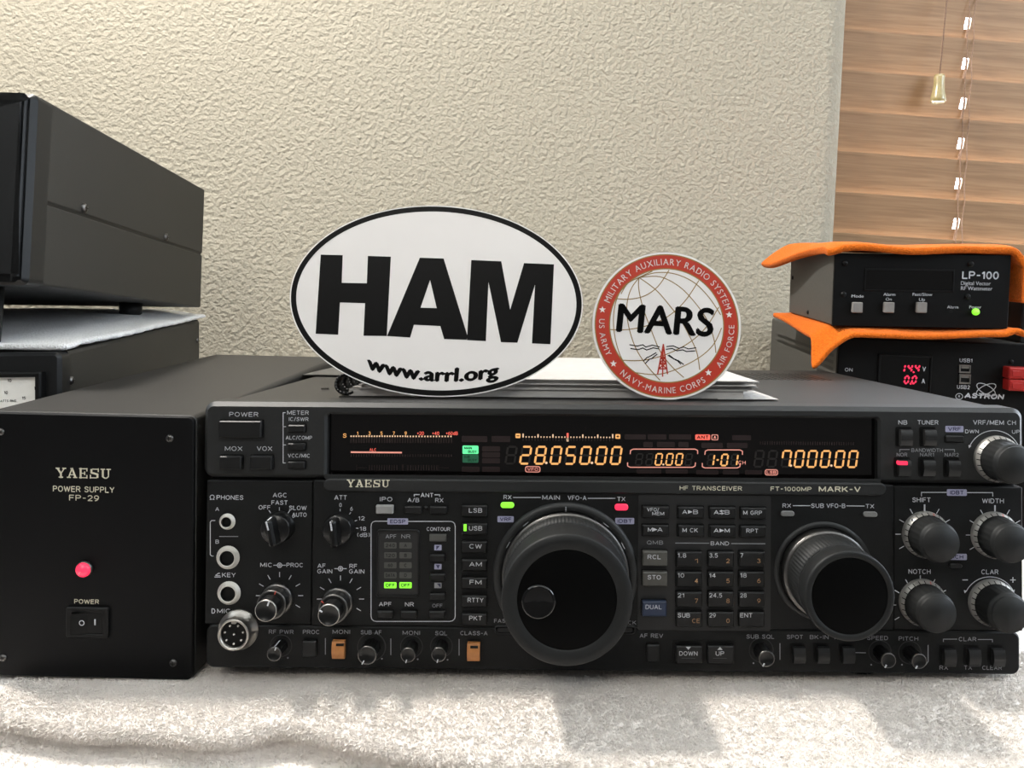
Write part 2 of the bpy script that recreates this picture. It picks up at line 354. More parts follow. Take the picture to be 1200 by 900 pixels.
# ------------------------------------------------------------------ wooden blind
B = Frame(pose((.3190, .928, .0), yaw=3.0, roll=3.4))
bl = B.empty('window_blind')
tag(bl, 'brown wooden slat blind hanging closed over the window', 'blind')
SP, SW, ST, BW = .0490, .0577, .0026, .46
def slat_mesh():
    s = MB(); xs = [0, .1595, .1670, BW]; vv = [-SW/2, -.0065, .0065, SW/2]
    til = math.radians(15)
    def pt(x, v, t): return (x, -v*math.sin(til)+t*math.cos(til), v*math.cos(til)+t*math.sin(til))
    for t, flip in ((-ST/2, 0), (ST/2, 1)):
        for i in range(3):
            for j in range(3):
                if i == 1 and j == 1: continue
                q = [pt(xs[i], vv[j], t), pt(xs[i+1], vv[j], t), pt(xs[i+1], vv[j+1], t), pt(xs[i], vv[j+1], t)]
                s.add(q, [(0, 1, 2, 3)])
    def wallq(x0, v0, x1, v1): s.add([pt(x0, v0, -ST/2), pt(x1, v1, -ST/2), pt(x1, v1, ST/2), pt(x0, v0, ST/2)], [(0, 1, 2, 3)])
    for a, c in ((0, 3), (1, 2)):
        wallq(xs[a], vv[a], xs[c], vv[a]); wallq(xs[c], vv[a], xs[c], vv[c]); wallq(xs[c], vv[c], xs[a], vv[c]); wallq(xs[a], vv[c], xs[a], vv[a])
    return s
zt = B.at(990, 84)[1]-SW/2*math.cos(math.radians(15))        # the slat whose top edge shows at y=84
s0 = None
for k in range(-4, 7):
    if s0 is None: s0 = slat_mesh().build('slat', 'slat_wood', bl); o = s0
    else: o = s0.copy(); COL.objects.link(o)
    o.location = (0, 0, zt-k*SP)
zc = zt+4*SP
MB().tube([(.163, -.004, zc+.1)]+[(.163+.0006*(-1)**k, -.002+.003*(k % 2), zc+.1-k*SP/2) for k in range(1, 28)], .0009).build('lift_cord', 'cord', bl)
for dx in (-.0045, .0042):
    MB().tube([(.163+dx*(1 if k % 2 else .55), -.0095, zc+.1-k*SP/2) for k in range(0, 28)], .0006, 6).build('ladder_string', 'cord', bl)
q = B.hit(1101, 88, 1, -.022); q2 = B.hit(1101, 121, 1, -.022); zh, zl = q.z, q2.z
MB().tube([(q.x+.010, -.022, zh+.25), (q.x, -.022, zh-.004)], .0009).build('pull_cord', 'cord', bl)
h = zh-zl
MB().lathe(q.x, -.022, [(0, zh+.0005), (.0055, zh), (.0062, zh-.12*h), (.0058, zh-.3*h), (.0070, zh-.6*h), (.0088, zh-.85*h), (.0086, zh-.95*h), (.006, zl), (0, zl+.001)], 20, axis='z').build('pull_tassel', 'tassel', bl)

# ------------------------------------------------------------------ white terry towel on the desk
TEZ = .003
TZ = .0122                                                        # height of the towel's upper side
EDGE = [(-60, 853), (0, 856), (100, 863), (200, 866), (280, 869), (330, 864), (400, 871), (500, 884), (600, 890), (700, 897), (800, 903), (1000, 906), (1250, 905)]
def edge_y(x):
    pts = []
    for px, py in EDGE:
        py -= 11
        d = FOC*(EYE.z-TEZ)/(py-CY); pts.append(((px-CX)/FOC*d, d))
    if x <= pts[0][0]: return pts[0][1]
    for a, c in zip(pts, pts[1:]):
        if a[0] <= x <= c[0]: return a[1]+(c[1]-a[1])*(x-a[0])/(c[0]-a[0])
    return pts[-1][1]
def wob(x, y): return .0011*math.sin(23*x+3)*math.cos(31*y)+.0007*math.sin(61*x+1.3)*math.sin(70*y+.5)
def top_z(x, y):
    t = max(0, min(1, (.383-y)/.045)); w_ = wob(x, y) if y < .38 else wob(x, y)*max(0, 1-(y-.38)/.02)
    return TZ-(TZ-TEZ)*t*t*(3-2*t)+w_
def towel_pt(x, s):
    """s<0: distance behind the fold on the upper side; 0..1 round the fold; >1: lower layer going forward"""
    e_ = edge_y(x)+.0012*math.sin(40*x)+.0008*math.sin(97*x+1)
    if s <= 0: return (x, e_-s, top_z(x, e_-s)-.0015*math.exp(-(s/.004)**2))
    zt_ = top_z(x, e_)-.0015
    if s <= 1:
        t = s*PI*.95; return (x, e_-.006*math.sin(t)+.004*s, zt_-.0055*(1-math.cos(t)))
    d = s-1; y = e_+.004-d
    return (x, y, zt_-.0150+(.004+.003*math.sin(9*x+2.2))*sm_(d/.03)-.40*d+.001*math.sin(33*x+60*y))
def sm_(t): t = max(0, min(1, t)); return t*t*(3-2*t)
ROWS = [-.40, -.3, -.2, -.14]+[-.11+.11*i/44 for i in range(45)]+[i/8 for i in range(1, 9)]+[1+.0025*i for i in range(1, 52)]
XS = [-.48+.88*i/352 for i in range(353)]
tw = MB(); V = [towel_pt(x, s) for s in ROWS for x in XS]; n = len(XS)
tw.add(V, [(r*n+i, r*n+i+1, (r+1)*n+i+1, (r+1)*n+i) for r in range(len(ROWS)-1) for i in range(n-1)], smooth=True)
towel = tag(tw.build('terry_towel', 'towel'), 'white terry towel folded on the desk under the radio and power supply', 'towel')
def loops():
    NT = 95000; vv = np.zeros((NT*15, 3)); k = 0
    S, G = 5, 3
    for _ in range(NT):
        x = random.uniform(-.27, .30); u = random.random()
        if u < .66: s = -random.uniform(0, .085)
        elif u < .78: s = random.uniform(0, .9)
        else: s = 1+random.uniform(.002, .07)
        if s <= 0 and edge_y(x)-s > .42: s = -random.uniform(0, .06)
        p = Vector(towel_pt(x, s)); q = Vector(towel_pt(x, s+.004 if s <= 0 or s > 1 else s+.05))
        nrm = Vector((1, 0, 0)).cross(p-q)
        nrm = nrm.normalized() if nrm.length > 1e-9 else Vector((0, 0, 1))
        if s <= 0 or s > 1:
            if nrm.z < 0: nrm = -nrm
        elif nrm.y > 0: nrm = -nrm
        a = random.uniform(0, 2*PI); tdir = Vector((math.cos(a), math.sin(a), 0)); tdir = (tdir-nrm*tdir.dot(nrm)).normalized(); sd = nrm.cross(tdir)
        hgt = random.uniform(.0008, .0019); wd = random.uniform(.0003, .0007); r = random.uniform(.00012, .00020)
        lean = Vector((random.gauss(0, .35), random.gauss(-.15, .35), 0))
        for i in range(S):
            t = PI*i/(S-1); c = p+tdir*(-math.cos(t)*wd)+(nrm+lean*math.sin(t))*(math.sin(t)*hgt)-nrm*.0002
            ax = tdir*(-math.cos(t))+nrm*math.sin(t)
            for g_ in range(G):
                f_ = 2*PI*g_/G; vv[k] = c+(ax*math.cos(f_)+sd*math.sin(f_))*r; k += 1
    base = np.array([(i*G+g_, i*G+(g_+1) % G, (i+1)*G+(g_+1) % G, (i+1)*G+g_) for i in range(S-1) for g_ in range(G)])
    F = (base[None]+(np.arange(NT)*15)[:, None, None]).reshape(-1, 4)
    me = bpy.data.meshes.new('pile'); me.vertices.add(len(vv)); me.vertices.foreach_set('co', vv.ravel())
    me.loops.add(F.size); me.loops.foreach_set('vertex_index', F.ravel().astype(np.int32))
    me.polygons.add(len(F)); me.polygons.foreach_set('loop_start', np.arange(0, F.size, 4, dtype=np.int32))
    me.polygons.foreach_set('use_smooth', np.ones(len(F), bool)); me.update(calc_edges=True); me.validate()
    me.materials.append(M['towel_loop']); o = bpy.data.objects.new('pile', me); COL.objects.link(o); o.parent = towel; o['kind'] = 'stuff'
loops()

# ------------------------------------------------------------------ screws shared by several cases
def screw(name, parent, pos, axis, r, m='dark_steel', out=-1):
    s = MB(); h = r*.55*out
    if axis == 'y': s.lathe(pos[0], pos[2], [(r, pos[1]), (r*.95, pos[1]+h*.5), (r*.6, pos[1]+h), (0, pos[1]+h*1.05)], 16); y = pos[1]+h*1.12; s.box(pos[0]-r*.6, y-.00004, pos[2]-r*.12, pos[0]+r*.6, y+.00004, pos[2]+r*.12, 1); s.box(pos[0]-r*.12, y-.00004, pos[2]-r*.6, pos[0]+r*.12, y+.00004, pos[2]+r*.6, 1)
    else: s.lathe(pos[1], pos[2], [(r, pos[0]), (r*.95, pos[0]+h*.5), (r*.6, pos[0]+h), (0, pos[0]+h*1.05)], 16, axis='x'); x = pos[0]+h*1.12; s.box(x-.00004, pos[1]-r*.6, pos[2]-r*.12, x+.00004, pos[1]+r*.6, pos[2]+r*.12, 1); s.box(x-.00004, pos[1]-r*.12, pos[2]-r*.6, x+.00004, pos[1]+r*.12, pos[2]+r*.6, 1)
    return s.build(name, [m, 'black'], parent)

SERIF = {  # slab-serif capitals in a 1 x 1 box: strokes (x0, y0, x1, y1, width)
 'Y': ([(.5, 0, .5, .45, .2), (.5, .42, .16, .95, .2), (.5, .42, .84, .95, .12)], [(.3, .05, .7, .05), (.0, .95, .36, .95), (.66, .95, 1, .95)]),
 'A': ([(.16, .05, .5, .97, .12), (.84, .05, .5, .97, .2), (.3, .32, .7, .32, .09)], [(0, .05, .36, .05), (.62, .05, 1, .05), (.36, .95, .55, .95)]),
 'E': ([(.24, 0, .24, 1, .2), (.1, .05, .9, .05, .1), (.1, .95, .9, .95, .1), (.24, .5, .62, .5, .09)], [(.86, 0, .86, .3), (.86, .72, .86, 1), (.64, .34, .64, .66)]),
 'S': ([(.12, .06, .72, .06, .1), (.28, .94, .86, .94, .1), (.2, .56, .2, .9, .2), (.8, .1, .8, .46, .2), (.2, .58, .8, .42, .2)], [(.1, 0, .1, .34), (.88, .68, .88, 1)]),
 'U': ([(.22, .95, .22, .2, .2), (.78, .95, .78, .2, .12), (.24, .16, .45, .05, .14), (.4, .05, .62, .05, .1), (.58, .05, .78, .22, .12)], [(.02, .95, .42, .95), (.6, .95, 1, .95)]),
}
def serif(s, word, x0, x1, z0, z1, y, m):
    n = len(word); cell = (x1-x0)/n; wd = cell*.90; h = z1-z0
    for i, ch in enumerate(word):
        ox = x0+i*cell+(cell-wd)/2
        for a, b_, c, d, t in SERIF[ch][0]: s.line([(ox+a*wd, z0+b_*h), (ox+c*wd, z0+d*h)], t*wd*.95, y, m)
        for a, b_, c, d in SERIF[ch][1]: s.line([(ox+a*wd, z0+b_*h), (ox+c*wd, z0+d*h)], .11*wd, y, m)

# ------------------------------------------------------------------ power supply beside the radio
PSW, PSD, PSH = .1063, .2614, .1347
P = Frame(pose((-.2849, .3888, .0150), -.28, 2.09, 1.3))
ps = P.empty('power_supply')
tag(ps, 'black power supply box with a glowing red lamp beside the radio', 'power supply')
b = MB(); b.slab(rrect(0, 0, PSW, PSH, .0032), .0022, PSD, .0006)
b.build('case', 'case_paint', ps)
b = MB(); b.slab(rrect(.0004, .0004, PSW-.0004, PSH-.0004, .003), 0, .003, .0005)
x0, z0 = P.at(65, 559.5); x1, z1 = P.at(130.5, 549.5); serif(b, 'YAESU', x0, x1, z0, z1, -.00012, 1)
def ptext(fr, s, t, cx, cy, w, h, m, y=-.00012, bold=.012, **k):
    x, z = fr.at(cx, cy, y); a = fr.at(cx+1, cy, y)[0]-x
    if all(ch in STROKE for ch in t) and h*1.0 > 0:
        return stroke_text(s, t, x, z, h*a, y, w*a if w else None, m, .115+bold*2.6, **k)
    s.text(t, x, z, h*a, y, w*a if w else None, m, bold, **k)
ptext(P, b, 'POWER SUPPLY', 98, 573.4, 72, 7, 1); ptext(P, b, 'FP-29', 98.5, 583.6, 35, 7, 1); ptext(P, b, 'POWER', 101.5, 705, 29, 5.5, 1)
pf = b.build('front_panel', ['psu_front', 'print_cream'], ps)
b = MB(); x, z = P.at(99.8, 666.3); k = .000432; b.lathe(x, z, [(9.6*k, .0), (9.6*k, -.0012), (8.6*k, -.0016)], 32, m=0); b.lathe(x, z, [(8.6*k, -.001), (8.3*k, -.0022), (5.5*k, -.0036), (0, -.0042)], 32, m=1)
b.build('indicator_lamp', ['dark_steel', 'led_red'], ps)
b = MB(); b.framed(P.rect(79, 710.5, 128.5, 746.5, r=2), P.rect(87, 716.5, 122, 741.5, r=1), -.0016, .001, .0005, .0003)
sw = b.build('power_switch', 'black', ps)
b = MB(); a = P.rect(87.6, 717, 121.4, 741); (xa, za), (xb, _), (_, zb) = a[0], a[1], a[2]
xm = (xa+xb)/2; b.add([(xa, -.0036, za), (xm, -.0012, za), (xb, -.0008, za), (xa, -.0036, zb), (xm, -.0012, zb), (xb, -.0008, zb), (xa, .001, za), (xb, .001, za), (xa, .001, zb), (xb, .001, zb)],
      [(0, 1, 4, 3), (1, 2, 5, 4), (0, 3, 8, 6), (2, 7, 9, 5), (3, 4, 5, 9, 8), (0, 6, 7, 2, 1)])
ox, oz = P.at(96.5, 729.5, -.0025); b.lathe(ox, oz, [(3.2*k, -.00305), (2.3*k, -.00305)], 24, m=1, smooth=False)
ix, iz = P.at(111.5, 729, -.001); b.slab(rrect(ix-.7*k, iz-3.5*k, ix+.7*k, iz+3.5*k), -.00125, -.001, m=1)
b.build('rocker', ['black', 'print_white'], sw)
for px, py in ((199, 513.7), (203.3, 776.7), (3.8, 770.7), (1, 506)):
    x, z = P.at(px, py); screw('screw', ps, (x, 0, z), 'y', .0019)
for x, zf in ((.012, -.0113), (PSW-.024, -.0097)):
    MB().box(x, PSD-.03, zf, x+.012, PSD-.018, .0005).build('foot', 'rubber', ps)

# ------------------------------------------------------------------ amplifier on the stack at the wall
AW, AD, AH = .35, .2899, .1158
A = Frame(pose((-.6593, .4254, .2196), 4.77, -3.55, .75))
am = A.empty('amplifier')
tag(am, 'large black amplifier case with two side screws, raised on feet above a white cloth', 'amplifier')
seam = A.hit(137, 265, 0, AW).z
b = MB().slab(rrect(0, seam+.0007, AW, AH, .0015), .012, AD); b.build('top_cover', 'amp_paint', am)
b = MB().slab(rrect(0, .0005, AW, seam-.0007, .0015), .012, AD); b.build('bottom_cover', 'amp_paint', am)
MB().slab(rrect(.002, .003, AW-.0006, AH-.002), .014, AD-.002).build('chassis', 'black', am)
b = MB(); o_l = rrect(-.0006, -.0006, AW+.0006, AH+.0006, .004)
b.slab(o_l, .004, .022, .003); b.slab(inset(o_l, .004), .0015, .01, .001); b.slab(inset(o_l, .006), -.001, .005, .001)
b.build('front_bezel', 'amp_bezel', am)
for px, py in ((98, 244), (194, 278)):
    q = A.hit(px, py, 0, AW); screw('screw', am, (AW, q.y, q.z), 'x', .0036, out=1)
# feet: the front ones tall, the rear ones short
def foot_a(x, y, zb): MB().lathe(x, y, [(0, .001), (.0095, .001), (.0088, zb+.001), (.0075, zb), (0, zb)], 20, axis='z').build('foot', 'rubber', am)
for x in (.04, AW-.0345): foot_a(x, .025, -.0355)
for x in (.04, AW-.036): foot_a(x, .225, -.0098)

# ------------------------------------------------------------------ metered box below it
LW, LD, LH = .35, .29, .1733
L = Frame(pose((-.6444, .4181, .0), 8.72))
lo = L.empty('station_meter')
tag(lo, 'black box with a white needle meter under the cloth and amplifier', 'meter box')
lt = lambda y: LH+y*math.tan(math.radians(2.41))
b = MB(); r = .003
prof = [(LW, .0123), (LW, lambda y: lt(y)-r), (LW-r*.3, lambda y: lt(y)-r*.3), (LW-r, lt), (r, lt), (0, lambda y: lt(y)-r), (0, .0123)]
V = []
for y in (.012, LD): V += [(px, y, pz(y) if callable(pz) else pz) for px, pz in prof]
n = len(prof); b.add(V, [(i, (i+1) % n, n+(i+1) % n, n+i) for i in range(n)]+[tuple(range(n)), tuple(range(2*n-1, n-1, -1))])
b.build('case', 'amp_paint', lo)
b = MB().slab(rrect(-.0005, .0123, LW+.0005, LH-.0002, .004), .0, .0125, .002); b.build('front_panel', 'amp_bezel', lo)
for px, py in ((83, 446), (231, 399)):
    q = L.hit(px, py, 0, LW); screw('screw', lo, (LW, q.y, q.z), 'x', .0028, out=1)
mx1, mz1 = L.at(43, 441.5, -.004); mx0, mz0 = mx1-.085, mz1-.062
b = MB().framed(rrect(mx0-.003, mz0-.003, mx1+.003, mz1+.003, .001), rrect(mx0, mz0, mx1, mz1), -.006, .001, .001)
me_ = b.build('meter', 'black', lo)
b = MB(); b.slab(rrect(mx0, mz0, mx1, mz1), -.0035, 0)
mc = ((mx0+mx1)/2-.012, mz1-.075)
for i in range(41):
    t = math.radians(130-88*i/40); r0, r1 = .055, .0595 if i % 5 else .063
    b.line([(mc[0]+r0*math.cos(t), mc[1]+r0*math.sin(t)), (mc[0]+r1*math.cos(t), mc[1]+r1*math.sin(t))], .00035, -.0036, 1)
for t_, px, py, hh in (('10', 11, 446, 4.2), ('10', 7, 460, 4), ('15', 28, 466.5, 4), ('15', 42, 455, 4), ('WATTS RMS', 8, 469.8, 3)):
    ptext(L, b, t_, px, py, None, hh, 1, y=-.0037)
b.build('meter_face', ['meter_face', 'vinyl_black'], me_)
b = MB(); b.line([(mc[0], mc[1]+.02), (mc[0]-.036, mc[1]+.048)], .0006, -.0042); b.build('needle', 'vinyl_black', me_)

def sheet(name, m, fun, nu, nv, thick, parent=None, mtx=None, sub=1):
    """a cloth: grid of points from fun(u, v), u, v in 0..1, given real thickness"""
    b = MB(); n = nu+1
    b.add([fun(i/nu, j/nv) for j in range(nv+1) for i in range(n)], [(j*n+i, j*n+i+1, (j+1)*n+i+1, (j+1)*n+i) for j in range(nv) for i in range(nu)], smooth=True)
    o = b.build(name, m, parent, mtx)
    s = o.modifiers.new('solid', 'SOLIDIFY'); s.thickness = thick; s.offset = 0
    if sub: s = o.modifiers.new('sub', 'SUBSURF'); s.levels = s.render_levels = sub
    return o
def sm(t): t = max(0, min(1, t)); return t*t*(3-2*t)
def white_cloth(u, v):
    y = .004+v*(LD+.004)+.003*math.sin(7*u+1)*(1-v); edge = LW+.000+.006*v+.0026*abs(math.sin(v*PI*14))+.002*math.sin(5*v)
    x = .02+u*(edge-.02)
    z = lt(min(max(y, 0), LD))+.0028+.0006*math.sin(40*x+20*y)*math.sin(30*y)
    z += .0065*sm(v*1.3)*sm((LW+.004-x)/.05)
    if v < .06: z += .0015*math.sin(30*x)*(1-v/.06)
    return (x, y, z)
tag(sheet('white_cloth', 'white_cloth', white_cloth, 60, 104, .004, mtx=L.M), 'thin white terry cloth lying between the amplifier and the metered box', 'cloth')

# ------------------------------------------------------------------ bench supply and wattmeter at the window
ASW, ASD, ASH, ASB = .1771, .2304, .1, -.0545
S = Frame(pose((.2405, .6445, .0742), -3.05, 2.52, 2.02))
sp_ = S.empty('bench_power_supply', (0, 0, ASB))
tag(sp_, 'black bench supply with red voltage digits and vented side, under the orange cloths', 'power supply')
def on(fr, o, root_local):      # child of an Empty that sits off the frame's origin
    o.matrix_parent_inverse = Matrix.Translation([-c for c in root_local]); return o
def sbuild(b, name, m, parent=None):
    o = b.build(name, m, parent or sp_)
    if parent is None: on(S, o, (0, 0, ASB))
    return o
b = MB().slab(rrect(0, ASB, ASW, ASH, .0025), .003, ASD)
for k_ in range(7):
    z = ASH-.018-.0058*k_
    for (ya, yb) in ((.010, .055), (.062, .20)) if k_ in (2, 3, 4, 5, 6) else ((.010, .20),):
        if k_ > 1 and ya > .05: continue
        b.add([(-.0002, ya, z), (-.0002, yb, z), (-.0002, yb, z+.0028), (-.0002, ya, z+.0028)], [(0, 1, 2, 3)], 1)
sbuild(b, 'case', ['lp_side', 'black'])
b = MB().slab(rrect(.0004, ASB+.0004, ASW-.0004, ASH-.0004, .002), 0, .004, .0008)
ptext(S, b, 'ON', 994.6, 433.3, 9, 4.3, 1); ptext(S, b, 'USB1', 1132, 422.4, 15, 4.6, 1); ptext(S, b, 'USB2', 1129, 453.6, 15, 4.6, 1)
ptext(S, b, 'ASTRON', 1153.5, 464.2, 46, 6.6, 1, bold=.05, shear=.15)
for rot in (.5, -.5):
    c = S.at(1155.5, 456.5); b.line(ellipse(c[0], c[1], .0085, .0036, rot, 32), .0006, -.00012, 1, closed=True)
b.line(ellipse(*S.at(1124, 464.5), .0028, .0024, 0, 20), .0005, -.00012, 1, closed=True); ptext(S, b, 'R', 1124, 464.5, None, 3, 1)
sbuild(b, 'front_panel', ['lp_front', 'print_white'])
b = MB().framed(S.rect(1028, 415.5, 1091, 462, r=1), S.rect(1031, 418, 1089, 460), -.0015, .001, .0005)
b.slab(S.rect(1031, 418, 1089, 460), -.0004, .001, m=1)
vm = sbuild(b, 'voltmeter', ['black', 'gloss_black'])
SEG = {'0': 'abcdef', '1': 'bc', '2': 'abged', '3': 'abgcd', '4': 'fgbc', '5': 'afgcd', '6': 'afgedc', '7': 'abcf', '8': 'abcdefg', '9': 'abcdfg', '-': 'g', ' ': ''}
def seg7(s, ch, cx, cz, w, h, t, y, m, slant=.14, off=None):
    def sg(nm, mm):
        x0, x1, z0, zm, z1 = -w/2, w/2, -h/2, 0, h/2; g = t*.58
        L_ = {'a': ((x0+g, z1), (x1-g, z1)), 'g': ((x0+g, zm), (x1-g, zm)), 'd': ((x0+g, z0), (x1-g, z0)), 'f': ((x0, z1-g), (x0, zm+g)), 'b': ((x1, z1-g), (x1, zm+g)), 'e': ((x0, zm-g), (x0, z0+g)), 'c': ((x1, zm-g), (x1, z0+g))}[nm]
        a, b_ = Vector(L_[0]), Vector(L_[1]); d = (b_-a).normalized(); q = Vector((-d.y, d.x))*t/2; e2 = d*t*.42
        P_ = [a-e2*.9, a-q, b_-q, b_+e2*.9, b_+q, a+q]
        s.add([(cx+p.x+p.y*slant, y, cz+p.y) for p in P_], [tuple(range(6))], mm)
    for nm in 'abcdefg':
        if nm in SEG[ch]: sg(nm, m)
        elif off is not None: sg(nm, off)
b = MB(); kk = .000716
for i, ch in enumerate('144'): seg7(b, ch, *S.at(1058+8.4*i, 431.5, -.0006), 4.2*kk, 8.4*kk, 2.1*kk, -.0006, 0)
for i, ch in enumerate('00'): seg7(b, ch, *S.at(1062.5+8.8*i, 445, -.0006), 4.2*kk, 8.4*kk, 2.1*kk, -.0006, 0)
for px, py in ((1070.3, 436), (1066.8, 449.5)): x, z = S.at(px, py); b.slab(ellipse(x, z, 1.1*kk, 1.1*kk, 0, 12), -.0007, -.0005)
ptext(S, b, 'V', 1083, 432.5, 4, 6, 1, y=-.0006); ptext(S, b, 'A', 1082, 446.5, 4, 6, 1, y=-.0006)
b.build('readout', ['led_red', 'print_white'], vm)
for (ya, yb) in ((427.5, 437), (438.5, 449.5)):
    b = MB().framed(S.rect(1123.5, ya, 1137, yb, r=.5), S.rect(1125, ya+1.6, 1135.8, yb-1.6), -.0012, .001, .0003); b.slab(S.rect(1125, ya+1.6, 1135.8, yb-1.6), -.0001, .001, m=1); b.slab(S.rect(1126, ya+2, 1135, ya+4.2), -.0010, .0, m=0)
    sbuild(b, 'usb_port', ['steel', 'black'])
for ya, yb in ((429.5, 442.5), (443.5, 456.5)):
    b = MB().framed(S.rect(1175, ya, 1214, yb, r=1.5), S.rect(1193, ya+2.5, 1211, yb-2.5, r=1), -.010, .001, .001); b.slab(S.rect(1193, ya+2.5, 1211, yb-2.5), -.004, 0, m=1); b.slab(S.rect(1178, ya+3, 1190, yb-3, r=1), -.0107, -.009, .0004)
    sbuild(b, 'output_connector', ['red_plastic', 'black'])
x, z = S.at(1185, 424); o = screw('screw', sp_, (x, 0, z), 'y', .002, 'black'); on(S, o, (0, 0, ASB))

G = Frame(pose((.2338, .626, .1843), -2.41, 3.61, .93))
GW, GD, GH = .1384, .13, .0585
wm = G.empty('wattmeter')
tag(wm, 'small black wattmeter with a blank display and green light, between the orange cloths', 'wattmeter')
MB().slab(rrect(0, 0, GW, GH, .001), .0022, GD).build('case', 'lp_side', wm)
b = MB().slab(rrect(-.0006, -.0004, GW+.0006, GH+.0004, .0006), 0, .0023, .0003)
ptext(G, b, 'LP-100', 1149, 322.6, 43, 9.4, 1, bold=.02); ptext(G, b, 'Digital Vector', 1143.5, 332, 35, 4.4, 1); ptext(G, b, 'RF Wattmeter', 1144.5, 338, 37, 4.4, 1)
for t_, px, py, w_ in (('Mode', 1005, 347, 14), ('Alarm', 1042.3, 345, 14), ('On', 1041.5, 350.6, 7), ('Fast/Slow', 1081, 345, 23), ('Up', 1080.5, 351, 7), ('Alarm', 1116.5, 359.8, 13), ('Power', 1143, 359.8, 14)):
    ptext(G, b, t_, px, py, w_, 3.4, 1, bold=0)
x, z = G.at(1114.7, 365); b.slab(ellipse(x, z, .0014, .0014, 0, 16), -.0002, .001, m=2)
fp = b.build('front_panel', ['lp_front', 'print_white', 'black'], wm)
b = MB().framed(G.rect(1013, 315, 1118, 341.5), G.rect(1014.5, 317, 1116.5, 340), -.0006, .001, .0003); b.slab(G.rect(1014.5, 317, 1116.5, 340), .0000-.0001, .001, m=1); b.build('display_window', ['black', 'gloss_black'], wm)
for x0 in (997.7, 1034.7, 1072.8): MB().slab(G.rect(x0, 354, x0+12, 366.3, r=1.2), -.003, .001, .0006).build('button', 'lp_button', wm)
x, z = G.at(1142.8, 365.3); MB().lathe(x, z, [(.0028, 0), (.0028, -.0015), (.0022, -.003), (.001, -.0038), (0, -.004)], 20).build('green_indicator', 'led_green', wm)
for px, py in ((990, 308.5), (988.5, 345), (1137.5, 309.5), (1134, 347.7)): x, z = G.at(px, py); screw('screw', wm, (x, 0, z), 'y', .0024, 'black')
for px, py in ((929, 325.5), (947, 366)): q = G.hit(px, py, 0, 0); screw('screw', wm, (0, q.y, q.z), 'x', .002, 'black')

def sm(t): t = max(0, min(1, t)); return t*t*(3-2*t)
def top_cloth(u, v):
    s = -.030+u*(GW+.072); t = -.006+v*(GD+.026)
    x, z = s, GH+.0052+.0009*math.sin(55*s+1)+.0006*math.sin(90*s+60*t)
    if s < .004:
        d = .004-s; back = sm(t/GD); x = .004-d*(.35+.45*back); z -= (.05+.35*back)*d+4*d*d*back
    if s > GW-.002:
        d = s-GW+.002; x = GW-.002+.0115*sm(d/.014)+.002*math.sin(60*t+2)+.06*d; z -= d*.95 if d > .006 else d*d*79
    if t < .004: z -= .0016*((.004-t)/.01)+.0012*(1-sm((s+.004)/.026))*((.004-t)/.01)
    return (x, t-.002*math.sin(35*s), z)
tag(sheet('orange_cloth', 'orange_cloth', top_cloth, 70, 40, .0062, mtx=G.M), 'orange microfibre cloth draped over the top of the small wattmeter', 'cloth')
def low_cloth(u, v):
    s = -.014+u*(GW+.027); t = -.009+v*(GD+.018)
    z = -.0031+.0006*math.sin(60*s)
    fr = 1-sm((t+.009)/.022); lf = 1-sm((s+.014)/.030); le = 1-sm((s+.014)/.014)
    z -= .0200*fr*lf+.0045*fr*(.7+.3*math.sin(28*s+.5))+.008*le*(1-sm(t/GD))
    rt = sm((s-GW+.006)/.016); z += .0065*rt*fr*math.sin(PI*min(1, max(0, (s-GW+.010)/.020)))
    return (s-.004*lf*fr, t-.0012*math.sin(50*s), z)
tag(sheet('orange_cloth', 'orange_cloth', low_cloth, 70, 36, .0046, mtx=G.M), 'orange microfibre cloth laid under the small wattmeter with one corner hanging down', 'cloth')
bx = S.empty('black_box', (.150, .006, ASH))
tag(bx, 'small black box standing on the bench supply beside the wattmeter', 'box')
o = MB().slab(rrect(0, 0, .0265, .040, .002), 0, .055, .001).build('body', 'amp_bezel', bx)
b = MB(); b.slab(rrect(.003, .012, .0235, .030, .003), -.0015, .0005, .0008); b.build('front_cap', 'gloss_black', bx)

# ------------------------------------------------------------------ the radio
RW, RD, RH = .41, .262, .1312
R = Frame(pose((-.1719, .385, .0223), -.09, -1.0, .46))
ra = R.empty('radio_transceiver')
tag(ra, 'black desktop radio transceiver with lit amber frequency display and many knobs', 'radio')
K = .385/900                                                     # metres per photo pixel on the panel
def Rr(x0, y0, x1, y1, r=0, y=0, n=4): return R.rect(x0, y0, x1, y1, y, r, n)
# case and feet
b = MB(); b.slab(rrect(.002, .004, RW-.002, RH-.0006, .003), .012, RD)
for i in range(24):                                              # louvres in the top cover, towards the rear
    b.box(.26+i*.005, .17, RH-.0007, .2625+i*.005, .23, RH-.0004, 1)
sx, sz = .0, 0
b.build('case', ['case_paint', 'black'], ra)
q = R.hit(381, 456, 2, RH); MB().slab(rrect(-.0022, -.0007, .0022, .0007), 0, .001).build('top_clip', 'dark_steel', ra).matrix_local = Matrix.Translation((q.x, q.y, RH-.0002)) @ Matrix.Rotation(PI/2, 4, 'X')
for x, y, h in ((.045, .035, .0132), (RW-.075, .022, .0110), (.045, RD-.04, .0098), (RW-.06, RD-.04, .0074)):
    MB().lathe(x, y, [(0, .0045), (.014, .0045), (.013, .0055-h), (.012, .0046-h), (0, .0046-h)], 24, axis='z').build('foot', 'rubber', ra)
# backing
MB().slab(rrect(.0012, .001, RW-.0012, RH-.002, .003), .0045, .016).build('chassis_front', 'black', ra)
